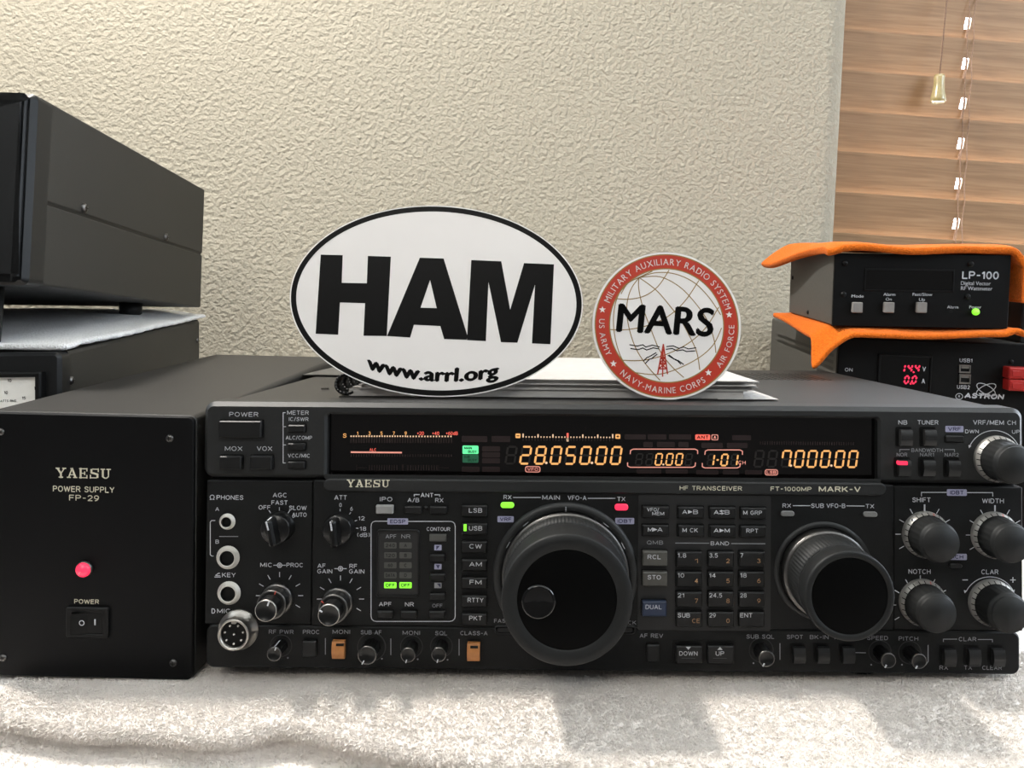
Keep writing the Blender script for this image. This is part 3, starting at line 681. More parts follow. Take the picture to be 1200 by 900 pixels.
# upper bezel with the display opening
ul = R.at(238, 471); xR = R.at(1199.5, 520)[0]; xL = R.at(238.5, 520)[0]
zU = R.at(718, 563.5)[1]; zT = RH+.0006
DISP = Rr(383, 488, 1029, 562, 3)
b = MB(); ol = rrect(xL, zU, xR, zT, .0052, 6)
zN = R.at(705, 563.5)[1]
b.framed(ol, DISP, -.0006, .014, .0022, .0012)
ub = b
# lower panel and bottom strip (the bottom strip narrower at the right, rounded corners)
zM = R.at(718, 735.5)[1]; zB = R.at(718, 786)[1]
xL2 = R.at(241, 650)[0]; xR2 = R.at(1198.5, 650)[0]
lp = MB()
xa, xb = R.at(366, 650)[0], R.at(1047, 650)[0]
lp.slab(rrect(xL2, zM, xa-.0002, zU-.0014, .0006), .0, .014, .0005)
lp.slab(rrect(xa+.0002, zM, xb-.0002, zU-.0008, .0006), -.0009, .014, .0006)
lp.slab(rrect(xb+.0002, zM, xR2, zU-.0014, .0006), .0, .014, .0005)
fpn = lp
xL3, xR3 = R.at(242, 765)[0], R.at(1194.5, 765)[0]
bpn = MB().slab(rrect(xL3, zB, xR3, zM-.0002, .0038, 6), -.0006, .014, .0008)
# name strip under the display
b = MB(); b.slab(Rr(380, 562.5, 1037, 577.5, 7.4, n=8), -.0022, .002, .0007)
x0, z0 = R.at(406, 570.6, -.0022); x1, z1 = R.at(457, 562.4, -.0022); serif(b, 'YAESU', x0, x1, z0, z1, -.0023, 1)
SYM = {'▶': [[(-2.6, -2.2), (-2.6, 2.2), (2.8, 0)]], '▼': [[(-3, -1.8), (0, 1.8), (3, -1.8)]], '▲': [[(-3, 1.8), (3, 1.8), (0, -1.8)]],
       '⇆': [[(-3, -1.4), (.2, -3), (.2, -2), (3, -2), (3, -1), (.2, -1), (.2, .2)], [(3, 1.4), (-.2, 3), (-.2, 2), (-3, 2), (-3, 1), (-.2, 1), (-.2, -.2)]]}
def rt(s, t, cx, cy, w_, h, m, y, bold=.012, **k):
    if t in SYM:
        for L_ in SYM[t]: s.poly([R.at(cx+p[0], cy+p[1], y) for p in L_], y, m)
        return
    ptext(R, s, t, cx, cy, w_, h, m, y, bold, **k)
rt(b, 'HF TRANSCEIVER', 833, 572.2, 73, 5.2, 1, -.0023); rt(b, 'FT-1000MP', 927, 573, 48, 5.2, 1, -.0023, .02); rt(b, 'MARK-V', 984, 573.3, 49, 6.6, 1, -.0023, .03)
b.build('name_strip', ['bezel', 'print_cream'], ra)

# --- display
b = MB().slab(Rr(383, 486, 1029, 564), .0042, .006); dw = b.build('display_window', 'display', ra)
DY = .0041
b = MB()                                                         # signal meter scales
def dots(y, x0, x1, n, w_, h, m, y2=None):
    for i in range(n):
        t = i/(n-1); x, z = R.at(x0+(x1-x0)*t, y+((y2 or y)-y)*t, DY); b.slab(rrect(x-w_*K/2, z-h*K/2, x+w_*K/2, z+h*K/2), DY-.00005, DY, m=m)
rt(b, 'S', 404, 510.5, 4.4, 5, 0, DY-.00004)
for t_, px, m_ in (('1', 419, 0), ('3', 433, 0), ('5', 447, 0), ('7', 461.4, 0), ('9', 475.4, 0), ('+20', 492.7, 1), ('+40', 510.5, 1), ('+60dB', 529.5, 1)):
    rt(b, t_, px, 507.8, None if len(t_) < 3 else 2.9*len(t_)-.5, 4.2, m_, DY-.00004, .01)
dots(511.2, 411.5, 475, 22, 1.6, 1.8, 2); dots(511.4, 477.5, 528.5, 16, 1.6, 1.8, 2)
dots(516, 411.5, 529, 40, 1.7, 6, 4); dots(533.8, 411.5, 529, 40, 1.2, 3, 4)
dots(548, 433, 465, 12, 1.2, 6, 4); dots(548, 478, 512, 12, 1.2, 6, 4); dots(548, 471.5, 472.5, 2, 1, 7, 4)
for x0_, x1_ in ((418, 430), (514, 526)): b.line(R.pts([(x0_, 548), (x1_, 548)], DY), .6*K, DY-.00004, 4); b.line(R.pts([(x0_, 545), (x0_, 551)], DY), .6*K, DY-.00004, 4)
rt(b, 'ALC', 437, 527, 8, 3.4, 1, DY-.00004); b.slab(Rr(411, 529.2, 471, 531, y=DY), DY-.00005, DY, m=3)
b.build('signal_meter', ['seg_on', 'seg_red', 'seg_white', 'seg_pink', 'seg_off_red'], dw)
def chip(s, x0, y0, x1, y1, m, t=None, mt=0, h=4, y=DY, r=1.2, w_=None, dx=0, dy=0):
    s.slab(Rr(x0, y0, x1, y1, r, y), y-.00005, y+.0001, m=m)
    if t: rt(s, t, (x0+x1)/2+dx, (y0+y1)/2+dy, w_, h, mt, y-.00012, .035)
b = MB()
chip(b, 542, 522.2, 560.7, 532, 0); rt(b, 'MAIN', 548.5, 525, 9, 3.2, 2, DY-.0001, .03); rt(b, 'BUSY', 553.5, 529.2, 10, 3.2, 2, DY-.0001, .03)
chip(b, 542, 532.8, 560.7, 542.2, 1); rt(b, 'SUB', 547, 535.3, 7, 3, 2, DY-.0001); rt(b, 'BUSY', 553.5, 539.2, 10, 3, 2, DY-.0001)
for (x0_, y0_, x1_, y1_) in ((541, 511, 571, 518), (576, 511, 598, 518), (565, 523, 586, 529), (565, 530, 586, 536), (565, 537, 586, 543), (541, 547, 562, 553), (565, 547, 586, 553)):
    chip(b, x0_, y0_, x1_, y1_, 3)
b.build('busy_indicator', ['seg_green', 'seg_green_dim', 'display', 'seg_off_red'], dw)
b = MB()                                                         # main readout
for px, sgn in ((607, '-'), (724, '+')):
    c = R.at(px, 510.7+(.8 if px > 700 else 0), DY); b.slab(rrect(c[0]-2.9*K, c[1]-2.7*K, c[0]+2.9*K, c[1]+2.7*K, 1*K), DY-.00005, DY, m=0)
    b.slab(rrect(c[0]-1.7*K, c[1]-.5*K, c[0]+1.7*K, c[1]+.5*K), DY-.0001, DY-.00006, m=3)
    if sgn == '+': b.slab(rrect(c[0]-.5*K, c[1]-1.7*K, c[0]+.5*K, c[1]+1.7*K), DY-.0001, DY-.00006, m=3)
dots(512, 613, 718, 31, 1.3, 1.6, 1, 512.6); dots(514.8, 613, 718, 31, 1.2, 3, 4, 515.4)
for i in range(7):
    if i == 3: continue
    x, z = R.at(613+17.5*i, 510.4+.1*i, DY); hh = 4.6 if i in (0, 6) else 3.4; b.slab(rrect(x-.8*K, z-hh*K/2, x+.8*K, z+hh*K/2), DY-.00005, DY, m=1)
b.slab(Rr(664, 507.5, 666.4, 512.6, y=DY), DY-.00005, DY, m=2); b.slab(Rr(664, 513.6, 666.4, 517.3, y=DY), DY-.00005, DY, m=1)
for ch, px in zip(' 28050', (599, 616, 633.4, 651.6, 668.7, 686.2)): seg7(b, ch, *R.at(px, 533.4+(px-616)*.004, DY), 10.6*K, 20*K, 2.45*K, DY-.00005, 0, off=5)
for px in (704.6, 722): seg7(b, '0', *R.at(px, 533.8, DY), 10.6*K, 20*K, 2.45*K, DY-.00005, 0, off=5)
for px in (640.2, 693.6): x, z = R.at(px, 542.4, DY); b.slab(ellipse(x, z, 1.5*K, 1.5*K, 0, 12), DY-.00005, DY, m=1)
chip(b, 615.3, 546.3, 633.3, 553.6, 6, r=2.5); chip(b, 616.3, 547.2, 632.3, 552.7, 7, r=2, y=DY-.00006); rt(b, 'VFO', 624.3, 550, 12.5, 3.8, 6, DY-.0002)
b.build('main_frequency_readout', ['seg_on', 'seg_white', 'seg_red', 'display', 'seg_off_red', 'seg_off', 'seg_pink', 'dark_red'], dw)
b = MB()                                                         # offset and channel readouts
def bracket(x0, y0, x1, y1, r=4):
    top = [(x0+1.5, y0+r+1.5), (x0+2, y0+1.5), (x0+5, y0), (x1-3, y0), (x1, y0+1.5), (x1, y0+r+1.5)]
    bot = [(x0-1.5, y1-r-1.5), (x0-1.5, y1-1.5), (x0+1.5, y1), (x1-6, y1), (x1-3, y1-1.5), (x1-2.5, y1-r-1.5)]
    for L_ in (top, bot): b.line(R.pts(L_, DY), 1.15*K, DY-.00004, 2)
bracket(737, 526.3, 817.5, 547.6); bracket(824.5, 527.2, 870, 548.3)
for ch, px in zip('  000', (749, 761, 772, 784.6, 796)): seg7(b, ch, *R.at(px, 538.3, DY), 7*K, 13.2*K, 1.75*K, DY-.00005, 0, off=3)
seg7(b, ' ', *R.at(807, 538.6, DY), 7*K, 13.2*K, 1.75*K, DY-.00005, 0, off=3)
x, z = R.at(777.3, 544.3, DY); b.slab(ellipse(x, z, 1.1*K, 1.1*K, 0, 12), DY-.00005, DY, m=1)
for ch, px in (('1', 833), ('-', 841), ('0', 849), ('1', 860.5)): seg7(b, ch, *R.at(px, 539, DY), (4 if ch == '-' else 7)*K, 13.2*K, 2.0*K, DY-.00005, 0, off=None if ch == '-' else 3)
rt(b, 'CH', 869.5, 542.2, 8.5, 4.6, 2, DY-.0001, .005)
chip(b, 814.8, 509.2, 832.2, 515.6, 4, 'ANT', 6, 4.2, w_=14); chip(b, 833.8, 509.2, 841.6, 515.8, 2); chip(b, 834.6, 510, 840.8, 515, 6, 'A', 2, 3.8, y=DY-.00006)
for (x0_, y0_, x1_, y1_) in ((732, 509, 757, 515), (759, 509, 781, 515), (784, 509, 810, 515), (754, 518, 765, 524), (770, 518, 791, 524), (795, 518, 807, 524), (822, 519, 847, 525), (852, 519, 876, 525), (858, 510, 880, 516), (746, 550, 775, 555), (780, 550, 806, 555), (816, 551, 842, 556), (847, 551, 866, 556)):
    chip(b, x0_, y0_, x1_, y1_, 5)
b.build('channel_readout', ['seg_on', 'seg_white', 'seg_pink', 'seg_off', 'seg_red', 'seg_off_red', 'display'], dw)
b = MB()
for ch, px in zip('  70000', (889.5, 905, 921.5, 936.7, 951.8, 967.2, 984)): seg7(b, ch, *R.at(px, 537.6+(px-900)*.004, DY), 9.4*K, 19*K, 2.25*K, DY-.00005, 0, off=2)
seg7(b, '0', *R.at(999.5, 538, DY), 9.4*K, 19*K, 2.25*K, DY-.00005, 0, off=2)
for px in (926.8, 974.2): x, z = R.at(px, 545.6, DY); b.slab(ellipse(x, z, 1.4*K, 1.4*K, 0, 12), DY-.00005, DY, m=1)
dots(519, 891, 1000, 40, 1.2, 4, 4, 520)
chip(b, 896.3, 550, 911.7, 557.2, 3, r=2.5); chip(b, 897.2, 550.9, 910.8, 556.3, 5, 'LSB', 3, 3.8, r=2, y=DY-.00006, w_=11)
chip(b, 873, 551, 893, 556, 4)
b.build('sub_frequency_readout', ['seg_on', 'seg_white', 'seg_off', 'seg_pink', 'seg_off_red', 'dark_red'], dw)

# --- printed lettering: upper bezel, lower panel, bottom strip
YU, YL, YC, YB = -.00085, -.00022, -.00112, -.00085
u = MB(); W, D, V_, N = 0, 1, 2, 3
for t_, x, y, w_, h in (('POWER', 285.7, 485.6, 34, 5.4), ('MOX', 273.8, 525.7, 20.5, 5.4), ('VOX', 310, 525.7, 18, 5.4), ('METER', 349.2, 483.6, 25.4, 5), ('IC/SWR', 350, 491.2, 23, 4.6), ('ALC/COMP', 350.3, 513, 31, 4.6), ('VCC/MIC', 350.3, 534, 26, 4.6),
                     ('NB', 1058, 495, 10.5, 5.2), ('TUNER', 1087.4, 495, 24.5, 5.2), ('VRF/MEM CH', 1165.5, 495.2, 50, 5.4), ('DWN', 1139, 505.6, 16, 4.4), ('UP', 1190.4, 506, 9, 4.4)):
    rt(u, t_, x, y, w_, h, W, YU)
for t_, x, y, w_, h in (('BANDWIDTH', 1086.5, 527.6, 37, 4.4), ('NOR', 1057, 532.8, 12.5, 4.4), ('NAR1', 1086.3, 532.8, 16.5, 4.4), ('NAR2', 1115.3, 533, 16.5, 4.4)):
    rt(u, t_, x, y, w_, h, D, YU)
def ln(s, L_, y, m=0, w_=.9): s.line(R.pts(L_, y), w_*K, y, m)
ln(u, [(334.5, 483.6), (331.8, 483.6), (331.8, 542.5), (334.5, 542.5)], YU); ln(u, [(331.8, 500), (335, 500)], YU); ln(u, [(331.8, 521.4), (335, 521.4)], YU)
ln(u, [(1054.5, 529.5), (1054.5, 526.8), (1066, 526.8)], YU, D); ln(u, [(1107, 526.8), (1118.5, 526.8), (1118.5, 529.5)], YU, D)
def arc(cx, cy, r, a0, a1, n=24): return [(cx+r*math.sin(math.radians(a0+(a1-a0)*i/n)), cy-r*math.cos(math.radians(a0+(a1-a0)*i/n))) for i in range(n+1)]
def arrow(s, p, a, y, m=0, k_=3.4):
    c, sn = math.cos(a), math.sin(a); s.add([(q[0], y, q[1]) for q in R.pts([(p[0]+k_*c, p[1]+k_*sn), (p[0]-k_*.55*sn, p[1]+k_*.55*c), (p[0]+k_*.55*sn, p[1]-k_*.55*c)], y)], [(0, 1, 2)], m)
ln(u, arc(1165, 536, 31.5, -64, 64), YU); arrow(u, (1136.6, 522), math.radians(108), YU); arrow(u, (1193.4, 521.5), math.radians(72), YU)
chip(u, 1108, 499.2, 1129, 506.4, V_, 'VRF', N, 4.6, y=YU, r=1, w_=15)
ub.take(u, 1).build('upper_bezel', ['bezel', 'print_white', 'print_dim', 'print_violet', 'print_navy'], ra)
c = MB()
for t_, x, y, w_, h in (('PHONES', 269.5, 583, 31.5, 5.4), ('A', 254.6, 596.6, 4.6, 4.6), ('B', 254.6, 634.8, 4.2, 4.6), ('KEY', 268.2, 673.8, 16, 5.2), ('MIC', 262.2, 716, 15.5, 5.2), ('AGC', 328, 580.2, 16.6, 5.4), ('FAST', 327.6, 589, 19, 5.2), ('OFF', 310, 594.6, 14, 5), ('SLOW', 349, 595.2, 20.6, 5.2), ('AUTO', 350.8, 603.2, 17, 5),
                     ('MIC', 312, 662, 14, 5), ('PROC', 345.4, 662.2, 19.5, 5), ('SHIFT', 1079.8, 585.8, 21.5, 5.6), ('WIDTH', 1163.7, 587, 25.5, 5.6), ('NOTCH', 1077.6, 669.8, 26, 5.6), ('CLAR', 1160, 670.2, 20, 5.6)):
    rt(c, t_, x, y, w_, h, W, YL)
rt(c, 'Ω', 248.6, 583, 5.6, 5.4, W, YL, 0)
ln(c, [(252, 610), (248, 610), (246.4, 611.6), (246.4, 650), (248, 651.6), (250, 651.6)], YL); ln(c, [(257, 628.7), (279, 628.7)], YL, D, .8)
ln(c, [(251.5, 676.2), (258.5, 676.2)], YL, W, 1); ln(c, [(252.5, 674.4), (256, 671.8), (257.5, 671.8)], YL, W, 1); ln(c, [(253.5, 674.6), (258, 674.6)], YL)
ln(c, [(248.4, 713.4), (250.8, 713.6), (252, 716), (250.8, 718.4), (248.4, 718.6), (248.4, 713.4)], YL)
def ring_sym(s, x, y, yy):
    ln(s, arc(x, y, 2.6, 0, 360, 16), yy, W, 1); ln(s, arc(x, y, .9, 0, 360, 8), yy, W, 1); ln(s, [(x-7, y), (x-3, y)], yy); ln(s, [(x+3, y), (x+7, y)], yy)
ring_sym(c, 327.6, 662.4, YL)
def ticks(s, x, y, r0, r1, angs, yy, m=0, w_=.9):
    for a in angs: t = math.radians(a); ln(s, [(x+r0*math.sin(t), y-r0*math.cos(t)), (x+r1*math.sin(t), y-r1*math.cos(t))], yy, m, w_)
ticks(c, 327.4, 617, 18.8, 22.5, (-33, 0, 33, 57), YL)
ticks(c, 327.6, 698, 22, 27.5, [-90+30*i for i in range(8)], YL)
ticks(c, 1083.5, 626, 28, 34, [-120+30*i for i in range(9)], YL); ticks(c, 1083.5, 626, 26.5, 34.5, (0,), YL, W, 1.8)
ticks(c, 1166, 627, 28, 34, [-120+30*i for i in range(9)], YL); ticks(c, 1166, 627, 26.5, 34.5, (0,), YL, W, 1.8)
ticks(c, 1078.5, 709, 28.5, 34.5, [-120+30*i for i in range(9)], YL); ticks(c, 1078.5, 709, 28, 34.5, (0,), YL, W, 1.2)
ln(c, [(1079.8, 581.5), (1079.8, 577), (1110, 577)], YL); ln(c, [(1133, 577.3), (1163.4, 577.3), (1163.4, 581.5)], YL)
chip(c, 1109.7, 573.4, 1133, 581, V_, 'IDBT', N, 4.8, y=YL, r=1.2, w_=16)
chip(c, 1109, 649, 1133, 656.2, V_, 'MCH', N, 4.4, y=YL, r=1.2, w_=16)
ln(c, arc(1160, 707, 31, -62, 62), YL); arrow(c, (1131.4, 692), math.radians(105), YL); arrow(c, (1187.5, 691.5), math.radians(75), YL)
ln(c, [(1128, 679.6), (1134, 679.6)], YL, W, 1.1); ln(c, [(1184, 679.6), (1190, 679.6)], YL, W, 1.1); ln(c, [(1187, 676.6), (1187, 682.6)], YL, W, 1.1)
for t_, x, y, w_, h in (('ATT', 399.2, 583, 14.6, 5.4), ('0', 399, 591.8, None, 4.8), ('6', 411.9, 596.2, None, 4.8), ('12', 423.6, 607.4, 7.4, 4.8), ('18', 425.4, 619.6, 7.6, 4.8), ('(dB)', 426, 626.8, 14.6, 4.8), ('AF', 376.8, 663, 9.6, 5), ('GAIN', 380.6, 669.5, 17.6, 5), ('RF', 414, 663.4, 9, 5), ('GAIN', 418, 669.7, 18, 5),
                     ('IPO', 452.4, 585, 14.6, 5.2), ('ANT', 500.4, 580.2, 15, 5.2), ('A/B', 484.4, 586, 13.6, 5), ('RX', 514.8, 586.2, 9.6, 5), ('CONTOUR', 513.8, 620, 27.6, 4.4), ('APF', 451.4, 708, 14.6, 5), ('NR', 479.8, 708.2, 10.4, 5),
                     ('RX', 594.8, 582.6, 9.4, 5.2), ('MAIN', 645.8, 583, 20.6, 5.4), ('VFO-A', 676.3, 583.4, 22, 5.4), ('TX', 728, 584.8, 9.6, 5.2), ('BAND', 843.6, 636.8, 21.5, 4.6),
                     ('RX', 922, 592.6, 10, 5), ('SUB', 958, 592.6, 15, 5.2), ('VFO-B', 979.6, 592.7, 22, 5.2), ('TX', 1019.4, 593.2, 10, 5)):
    rt(c, t_, x, y, w_, h, W, YC)
for t_, x, y, w_, h in (('OFF', 512.6, 709.8, 12, 4.4), ('QMB', 767.6, 635.8, 19, 4.6), ('FAST', 588, 727.6, 18, 4.6), ('LOCK', 736, 729.6, 19, 4.6)): rt(c, t_, x, y, w_, h, D, YC)
ring_sym(c, 399, 666.4, YC); ticks(c, 398.6, 617.6, 18.6, 21.2, (0, 36, 68, 94), YC)
ticks(c, 399, 702, 22, 27.5, [-90+30*i for i in range(8)], YC)
ln(c, [(485.5, 581.5), (485.5, 579.6), (491.5, 579.6)], YC, W, 1.2); ln(c, [(509.5, 579.8), (515.3, 579.8), (515.3, 581.8)], YC, W, 1.2)
fr = [(454, 610.8), (440, 610.8), (437, 611.6), (435.4, 613.6), (434.8, 617), (434.8, 722), (435.6, 725.4), (438, 727.6), (441, 728.2), (527, 728.2), (530.4, 727.4), (532.8, 725), (533.4, 722), (533.4, 617), (532.6, 613.6), (530.6, 611.6), (528, 611), (478, 611)]
ln(c, fr, YC, W, .9); chip(c, 454, 607.5, 478.2, 614.6, V_, 'EDSP', N, 4.6, y=YC, r=1, w_=18)
chip(c, 583, 605, 602, 612, V_, 'VRF', N, 4.4, y=YC, r=1, w_=13.5); chip(c, 721, 607, 743.2, 614.2, V_, 'IDBT', N, 4.4, y=YC, r=1, w_=17)
ln(c, [(601.5, 583), (633.5, 583)], YC); ln(c, [(689, 584), (721, 584)], YC); ln(c, [(929.5, 592.6), (949.5, 592.6)], YC); ln(c, [(992, 592.8), (1013, 593)], YC)
ln(c, [(791.5, 636.4), (831, 636.6)], YC, D); ln(c, [(857, 637), (896.7, 637.2)], YC, D)
for py, tri in ((641.7, [(511.3, 644.4), (511.3, 639.6), (515.5, 639.6)]), (664, [(511, 662), (515.5, 662), (513.3, 666.6)]), (686, [(512, 684), (516.4, 684), (516.4, 688.6)])):
    chip(c, 509, py-3.2, 517.4, py+3.2, V_ if py < 680 else D, y=YC, r=.6)
    c.add([(q[0], YC-.00009, q[1]) for q in R.pts(tri, YC)], [(0, 1, 2)], N)
fpn.take(c, 1).build('lower_panel', ['panel', 'print_white', 'print_dim', 'print_violet', 'print_navy'], ra)
d = MB()
for t_, x, y, w_ in (('RF PWR', 329.5, 740.4, 29), ('PROC', 364.7, 740.6, 19.6), ('MONI', 400, 740.4, 20.6), ('SUB AF', 435, 741, 24.5), ('MONI', 482, 741.6, 20.4), ('SQL', 517, 742, 14.4), ('CLASS-A', 555.4, 742, 32), ('AF REV', 763.3, 745, 27.4), ('SUB SQL', 891, 746, 32.6), ('SPOT', 931.5, 746.4, 19), ('BK-IN', 960, 746.6, 22), ('KEYER', 990, 747, 24), ('SPEED', 1028.4, 747.6, 24.6), ('PITCH', 1064.6, 748.4, 23), ('CLAR', 1133.8, 749, 20.6), ('RX', 1106, 782.4, 10), ('TX', 1134.4, 782.4, 9.6), ('CLEAR', 1162.6, 782.6, 23)):
    rt(d, t_, x, y, w_, 4.9, 0, YB)
for px, y0_, y1_ in ((381.3, 748, 767), (458, 748.5, 767.5), (538, 749, 768), (914, 754, 773), (1087.6, 756, 775)): ln(d, [(px, y0_), (px, y1_)], YB)
ln(d, [(1001, 764.8), (1014.5, 765)], YB); ln(d, [(1105.5, 752), (1105.5, 749), (1121.5, 749)], YB); ln(d, [(1146, 749.4), (1163, 749.4), (1163, 752.4)], YB); ln(d, [(1087.6, 775), (1085, 779), (1080, 781.5)], YB)
for px, py in ((337.3, 771), (447.5, 772), (489.5, 772.6), (524.5, 773.2), (883, 777.2), (1021, 779), (1057, 779)): x, z = R.at(px, py, YB); d.slab(ellipse(x, z, .95*K, .95*K, 0, 10), YB, YB+.00005)
bpn.take(d, 1).build('bottom_panel', ['panel', 'print_dim'], ra)

# --- buttons
def button(name, x0, y0, x1, y1, t=(), m='button', proj=.0022, base=0, gap=1.6, parent=ra, ch=.0005, r=1):
    """t: list of (text, dx, dy, width, cap height, material slot)"""
    b = MB(); yf = base-proj
    b.slab(Rr(x0, y0, x1, y1, r, base), yf, base+.002, ch)
    b.slab(Rr(x0-gap*.7, y0-gap*.7, x1+gap*.7, y1+gap*.7, 1, base), base-.00012, base+.001, m=1)
    for (s_, dx, dy, w_, h, mm) in t: rt(b, s_, (x0+x1)/2+dx, (y0+y1)/2+dy, w_, h, mm, yf-.0001)
    return b.build(name, [m, 'black', 'print_white', 'print_brown', 'print_dim', 'chip_off'], parent)
def rocker(name, x0, y0, x1, y1, m='rocker', base=-.0006, parent=ra):
    b = MB(); b.slab(Rr(x0-3, y0-3, x1+2, y1+2, 2, base), base-.0001, base+.001, m=1)
    (xa_, za_), (xb_, _), (_, zb_) = Rr(x0, y0, x1, y1)[0], Rr(x0, y0, x1, y1)[1], Rr(x0, y0, x1, y1)[2]
    n_ = 9; pr = [(za_+(zb_-za_)*i/(n_-1), base-.0012-.0022*math.sin(math.radians(25+120*i/(n_-1)))) for i in range(n_)]
    v = [(x_, y_, z_) for x_ in (xa_, xb_) for z_, y_ in pr]+[(x_, base+.001, z_) for x_ in (xa_, xb_) for z_ in (za_, zb_)]
    f = [(i, n_+i, n_+i+1, i+1) for i in range(n_-1)]+[tuple(range(n_))+(2*n_+1, 2*n_), tuple(range(2*n_-1, n_-1, -1))+(2*n_+2, 2*n_+3), (0, 2*n_, 2*n_+2, n_), (n_-1, 2*n_-1, 2*n_+3, 2*n_+1)]
    b.add(v, f, 0); return b.build(name, [m, 'black'], parent)
UB = -.0006
button('power_button', 259, 492.5, 308.5, 512, base=UB, r=1.5, proj=.003)
button('mox_button', 259.5, 533.5, 285, 549, base=UB, proj=.003); button('vox_button', 295, 533.5, 320.6, 549, base=UB, proj=.003)
for y0_ in (497.5, 518.8, 540.2): button('meter_button', 338.6, y0_, 358.4, y0_+8, base=UB)
for x0_, y0_ in ((1052.3, 503), (1080.3, 503), (1050.3, 538.4), (1078.8, 538.4), (1108, 538.8)):
    o = rocker('selector_key', x0_, y0_, x0_+13.8, y0_+18.4)
    if x0_ == 1050.3:
        MB().slab(Rr(1051.6, 540.2, 1062.8, 544.6, .8, -.003), -.0039, -.002).build('red_key_light', 'led_red', o)
def led(name, x0, y0, x1, y1, m, base, r=3.4):
    b = MB(); b.slab(Rr(x0-1.2, y0-1.2, x1+1.2, y1+1.2, r+1, base), base-.00012, base+.001, m=1)
    b.slab(Rr(x0, y0, x1, y1, r, base), base-.0011, base+.001, .0004); return b.build(name, [m, 'black'], ra)
led('vrf_light', 1107.6, 510.4, 1128.6, 517.6, 'rocker', UB, .8)
led('contour_light', 503.6, 625.4, 523.6, 634, 'chip_off', -.0009, .8)
led('receive_light', 586.6, 588.2, 602.6, 595, 'led_green', -.0009); led('transmit_light', 720.2, 590.2, 736, 597.8, 'led_red', -.0009)
led('receive_light', 914.6, 598.4, 930.6, 604.8, 'led_dull', -.0009); led('transmit_light', 1011, 599.2, 1027.6, 605.6, 'led_dull', -.0009)
led('notch_light', 1111.5, 660, 1126.7, 665.4, 'rocker', 0)
CB = -.0009
button('ipo_button', 441.4, 591, 461.6, 601, m='ipo_lens', base=CB)
button('antenna_button', 474.8, 592.4, 494.6, 600.6, base=CB); button('antenna_button', 504.2, 592.6, 524, 600.8, base=CB)
x, z = R.at(499.2, 595, CB); MB().lathe(x, z, [(2.3*K, CB), (2.1*K, CB-.0007), (0, CB-.0011)], 16).build('antenna_light', 'rocker', ra)
for y0_ in (648.8, 671.2, 694): button('contour_button', 504.2, y0_, 522, y0_+8, base=CB)
button('contour_button', 503.4, 714.8, 521.6, 723.2, base=CB)
button('filter_button', 443, 714.4, 461, 723.2, base=CB); button('filter_button', 470.4, 714.6, 488.6, 723.4, base=CB)
b = MB(); b.framed(Rr(441.5, 619.6, 492, 699, 4), Rr(443.6, 621.6, 489.8, 697, 3), CB-.0007, 0, .0003); b.slab(Rr(443.4, 621.4, 490, 697.2), CB-.0001, 0, m=1)
rt(b, 'APF', 458.2, 628.6, 12.6, 4.8, 4, CB-.00015); rt(b, 'NR', 475.6, 628.6, 10.6, 4.8, 4, CB-.00015)
for i, (a_, b_) in enumerate((('240', 'A'), ('120', 'B'), ('60', 'C'), ('DATA', 'D'), ('OFF', 'OFF'))):
    y_ = 639.2+11.65*i; on_ = i == 4
    for t_, px in ((a_, 457.3), (b_, 475.2)): chip(b, px-7.2, y_-3.5, px+7.2, y_+3.5, 3 if on_ else 2, t_, 1, 4.2, y=CB-.0002, r=1, w_=11 if len(t_) > 2 else None)
b.build('filter_panel', ['button', 'chip_dark', 'chip_off', 'led_green', 'print_dim'], ra)
for i, t_ in enumerate(('LSB', 'USB', 'CW', 'AM', 'FM', 'RTTY', 'PKT')):
    y0_ = 591.4+21.05*i; o = button('mode_button', 541.6, y0_, 571, y0_+12.8, [(t_, 1, .3, {'LSB': 15.6, 'USB': 15.6, 'CW': 14.6, 'AM': 14.6, 'FM': 14, 'RTTY': 18.6, 'PKT': 15}[t_], 5.4, 2)], base=CB)
    if t_ == 'USB': MB().slab(Rr(543.5, y0_+1.8, 546.8, y0_+9.6, .3, CB-.002), CB-.0025, CB).build('green_button_light', 'led_green', o)
PB = -.0003                                                      # recessed key field
MB().slab(Rr(747.5, 580, 902.5, 738, 2), -.00105, .001).build('key_field', 'chip_dark', ra); PB = -.00105
button('memory_key', 752.4, 592.6, 783.2, 606, [('VFO/', -2.5, -2, 14, 4.2, 2), ('MEM', 3.5, 2.6, 14, 4.2, 2)], base=PB)
button('memory_key', 752.4, 614.2, 782.8, 627, [('M', -5.6, 0, 5.6, 5, 2), ('▶', 0, 0, 4.6, 4.6, 2), ('A', 5.8, 0, 6, 5, 2)], base=PB)
for t_, x0_, y0_, w_ in (('A▶B', 793.8, 593.2, 18), ('A⇄B', 830.8, 593.6, 18), ('M GRP', 867, 594.2, 22), ('M CK', 793.8, 614.6, 18), ('A▶M', 830.8, 615, 19), ('RPT', 866.6, 615.4, 14)):
    tl = [(t_, 0, .2, w_, 5, 2)]
    if len(t_) == 3 and t_ != 'RPT': tl = [(t_[0], -6.4, .2, 5.8, 5, 2), ('▶' if t_[1] == '▶' else '⇆', 0, .2, 5, 4.4, 2), (t_[2], 6.4, .2, 5.8, 5, 2)]
    button('memory_key', x0_, y0_, x0_+30, y0_+13, tl, base=PB)
button('quick_memory_key', 752.2, 644.2, 781.2, 661.2, [('RCL', 0, 0, 15.6, 5.2, 2)], 'gray_button', base=PB, proj=.003); button('quick_memory_key', 752.2, 668.2, 781.2, 684.8, [('STO', 0, 0, 15.6, 5.2, 2)], 'gray_button', base=PB, proj=.003)
button('dual_key', 751.8, 702.6, 780.2, 720, [('DUAL', 0, 0, 19, 5.2, 2)], 'navy_button', base=PB, proj=.003)
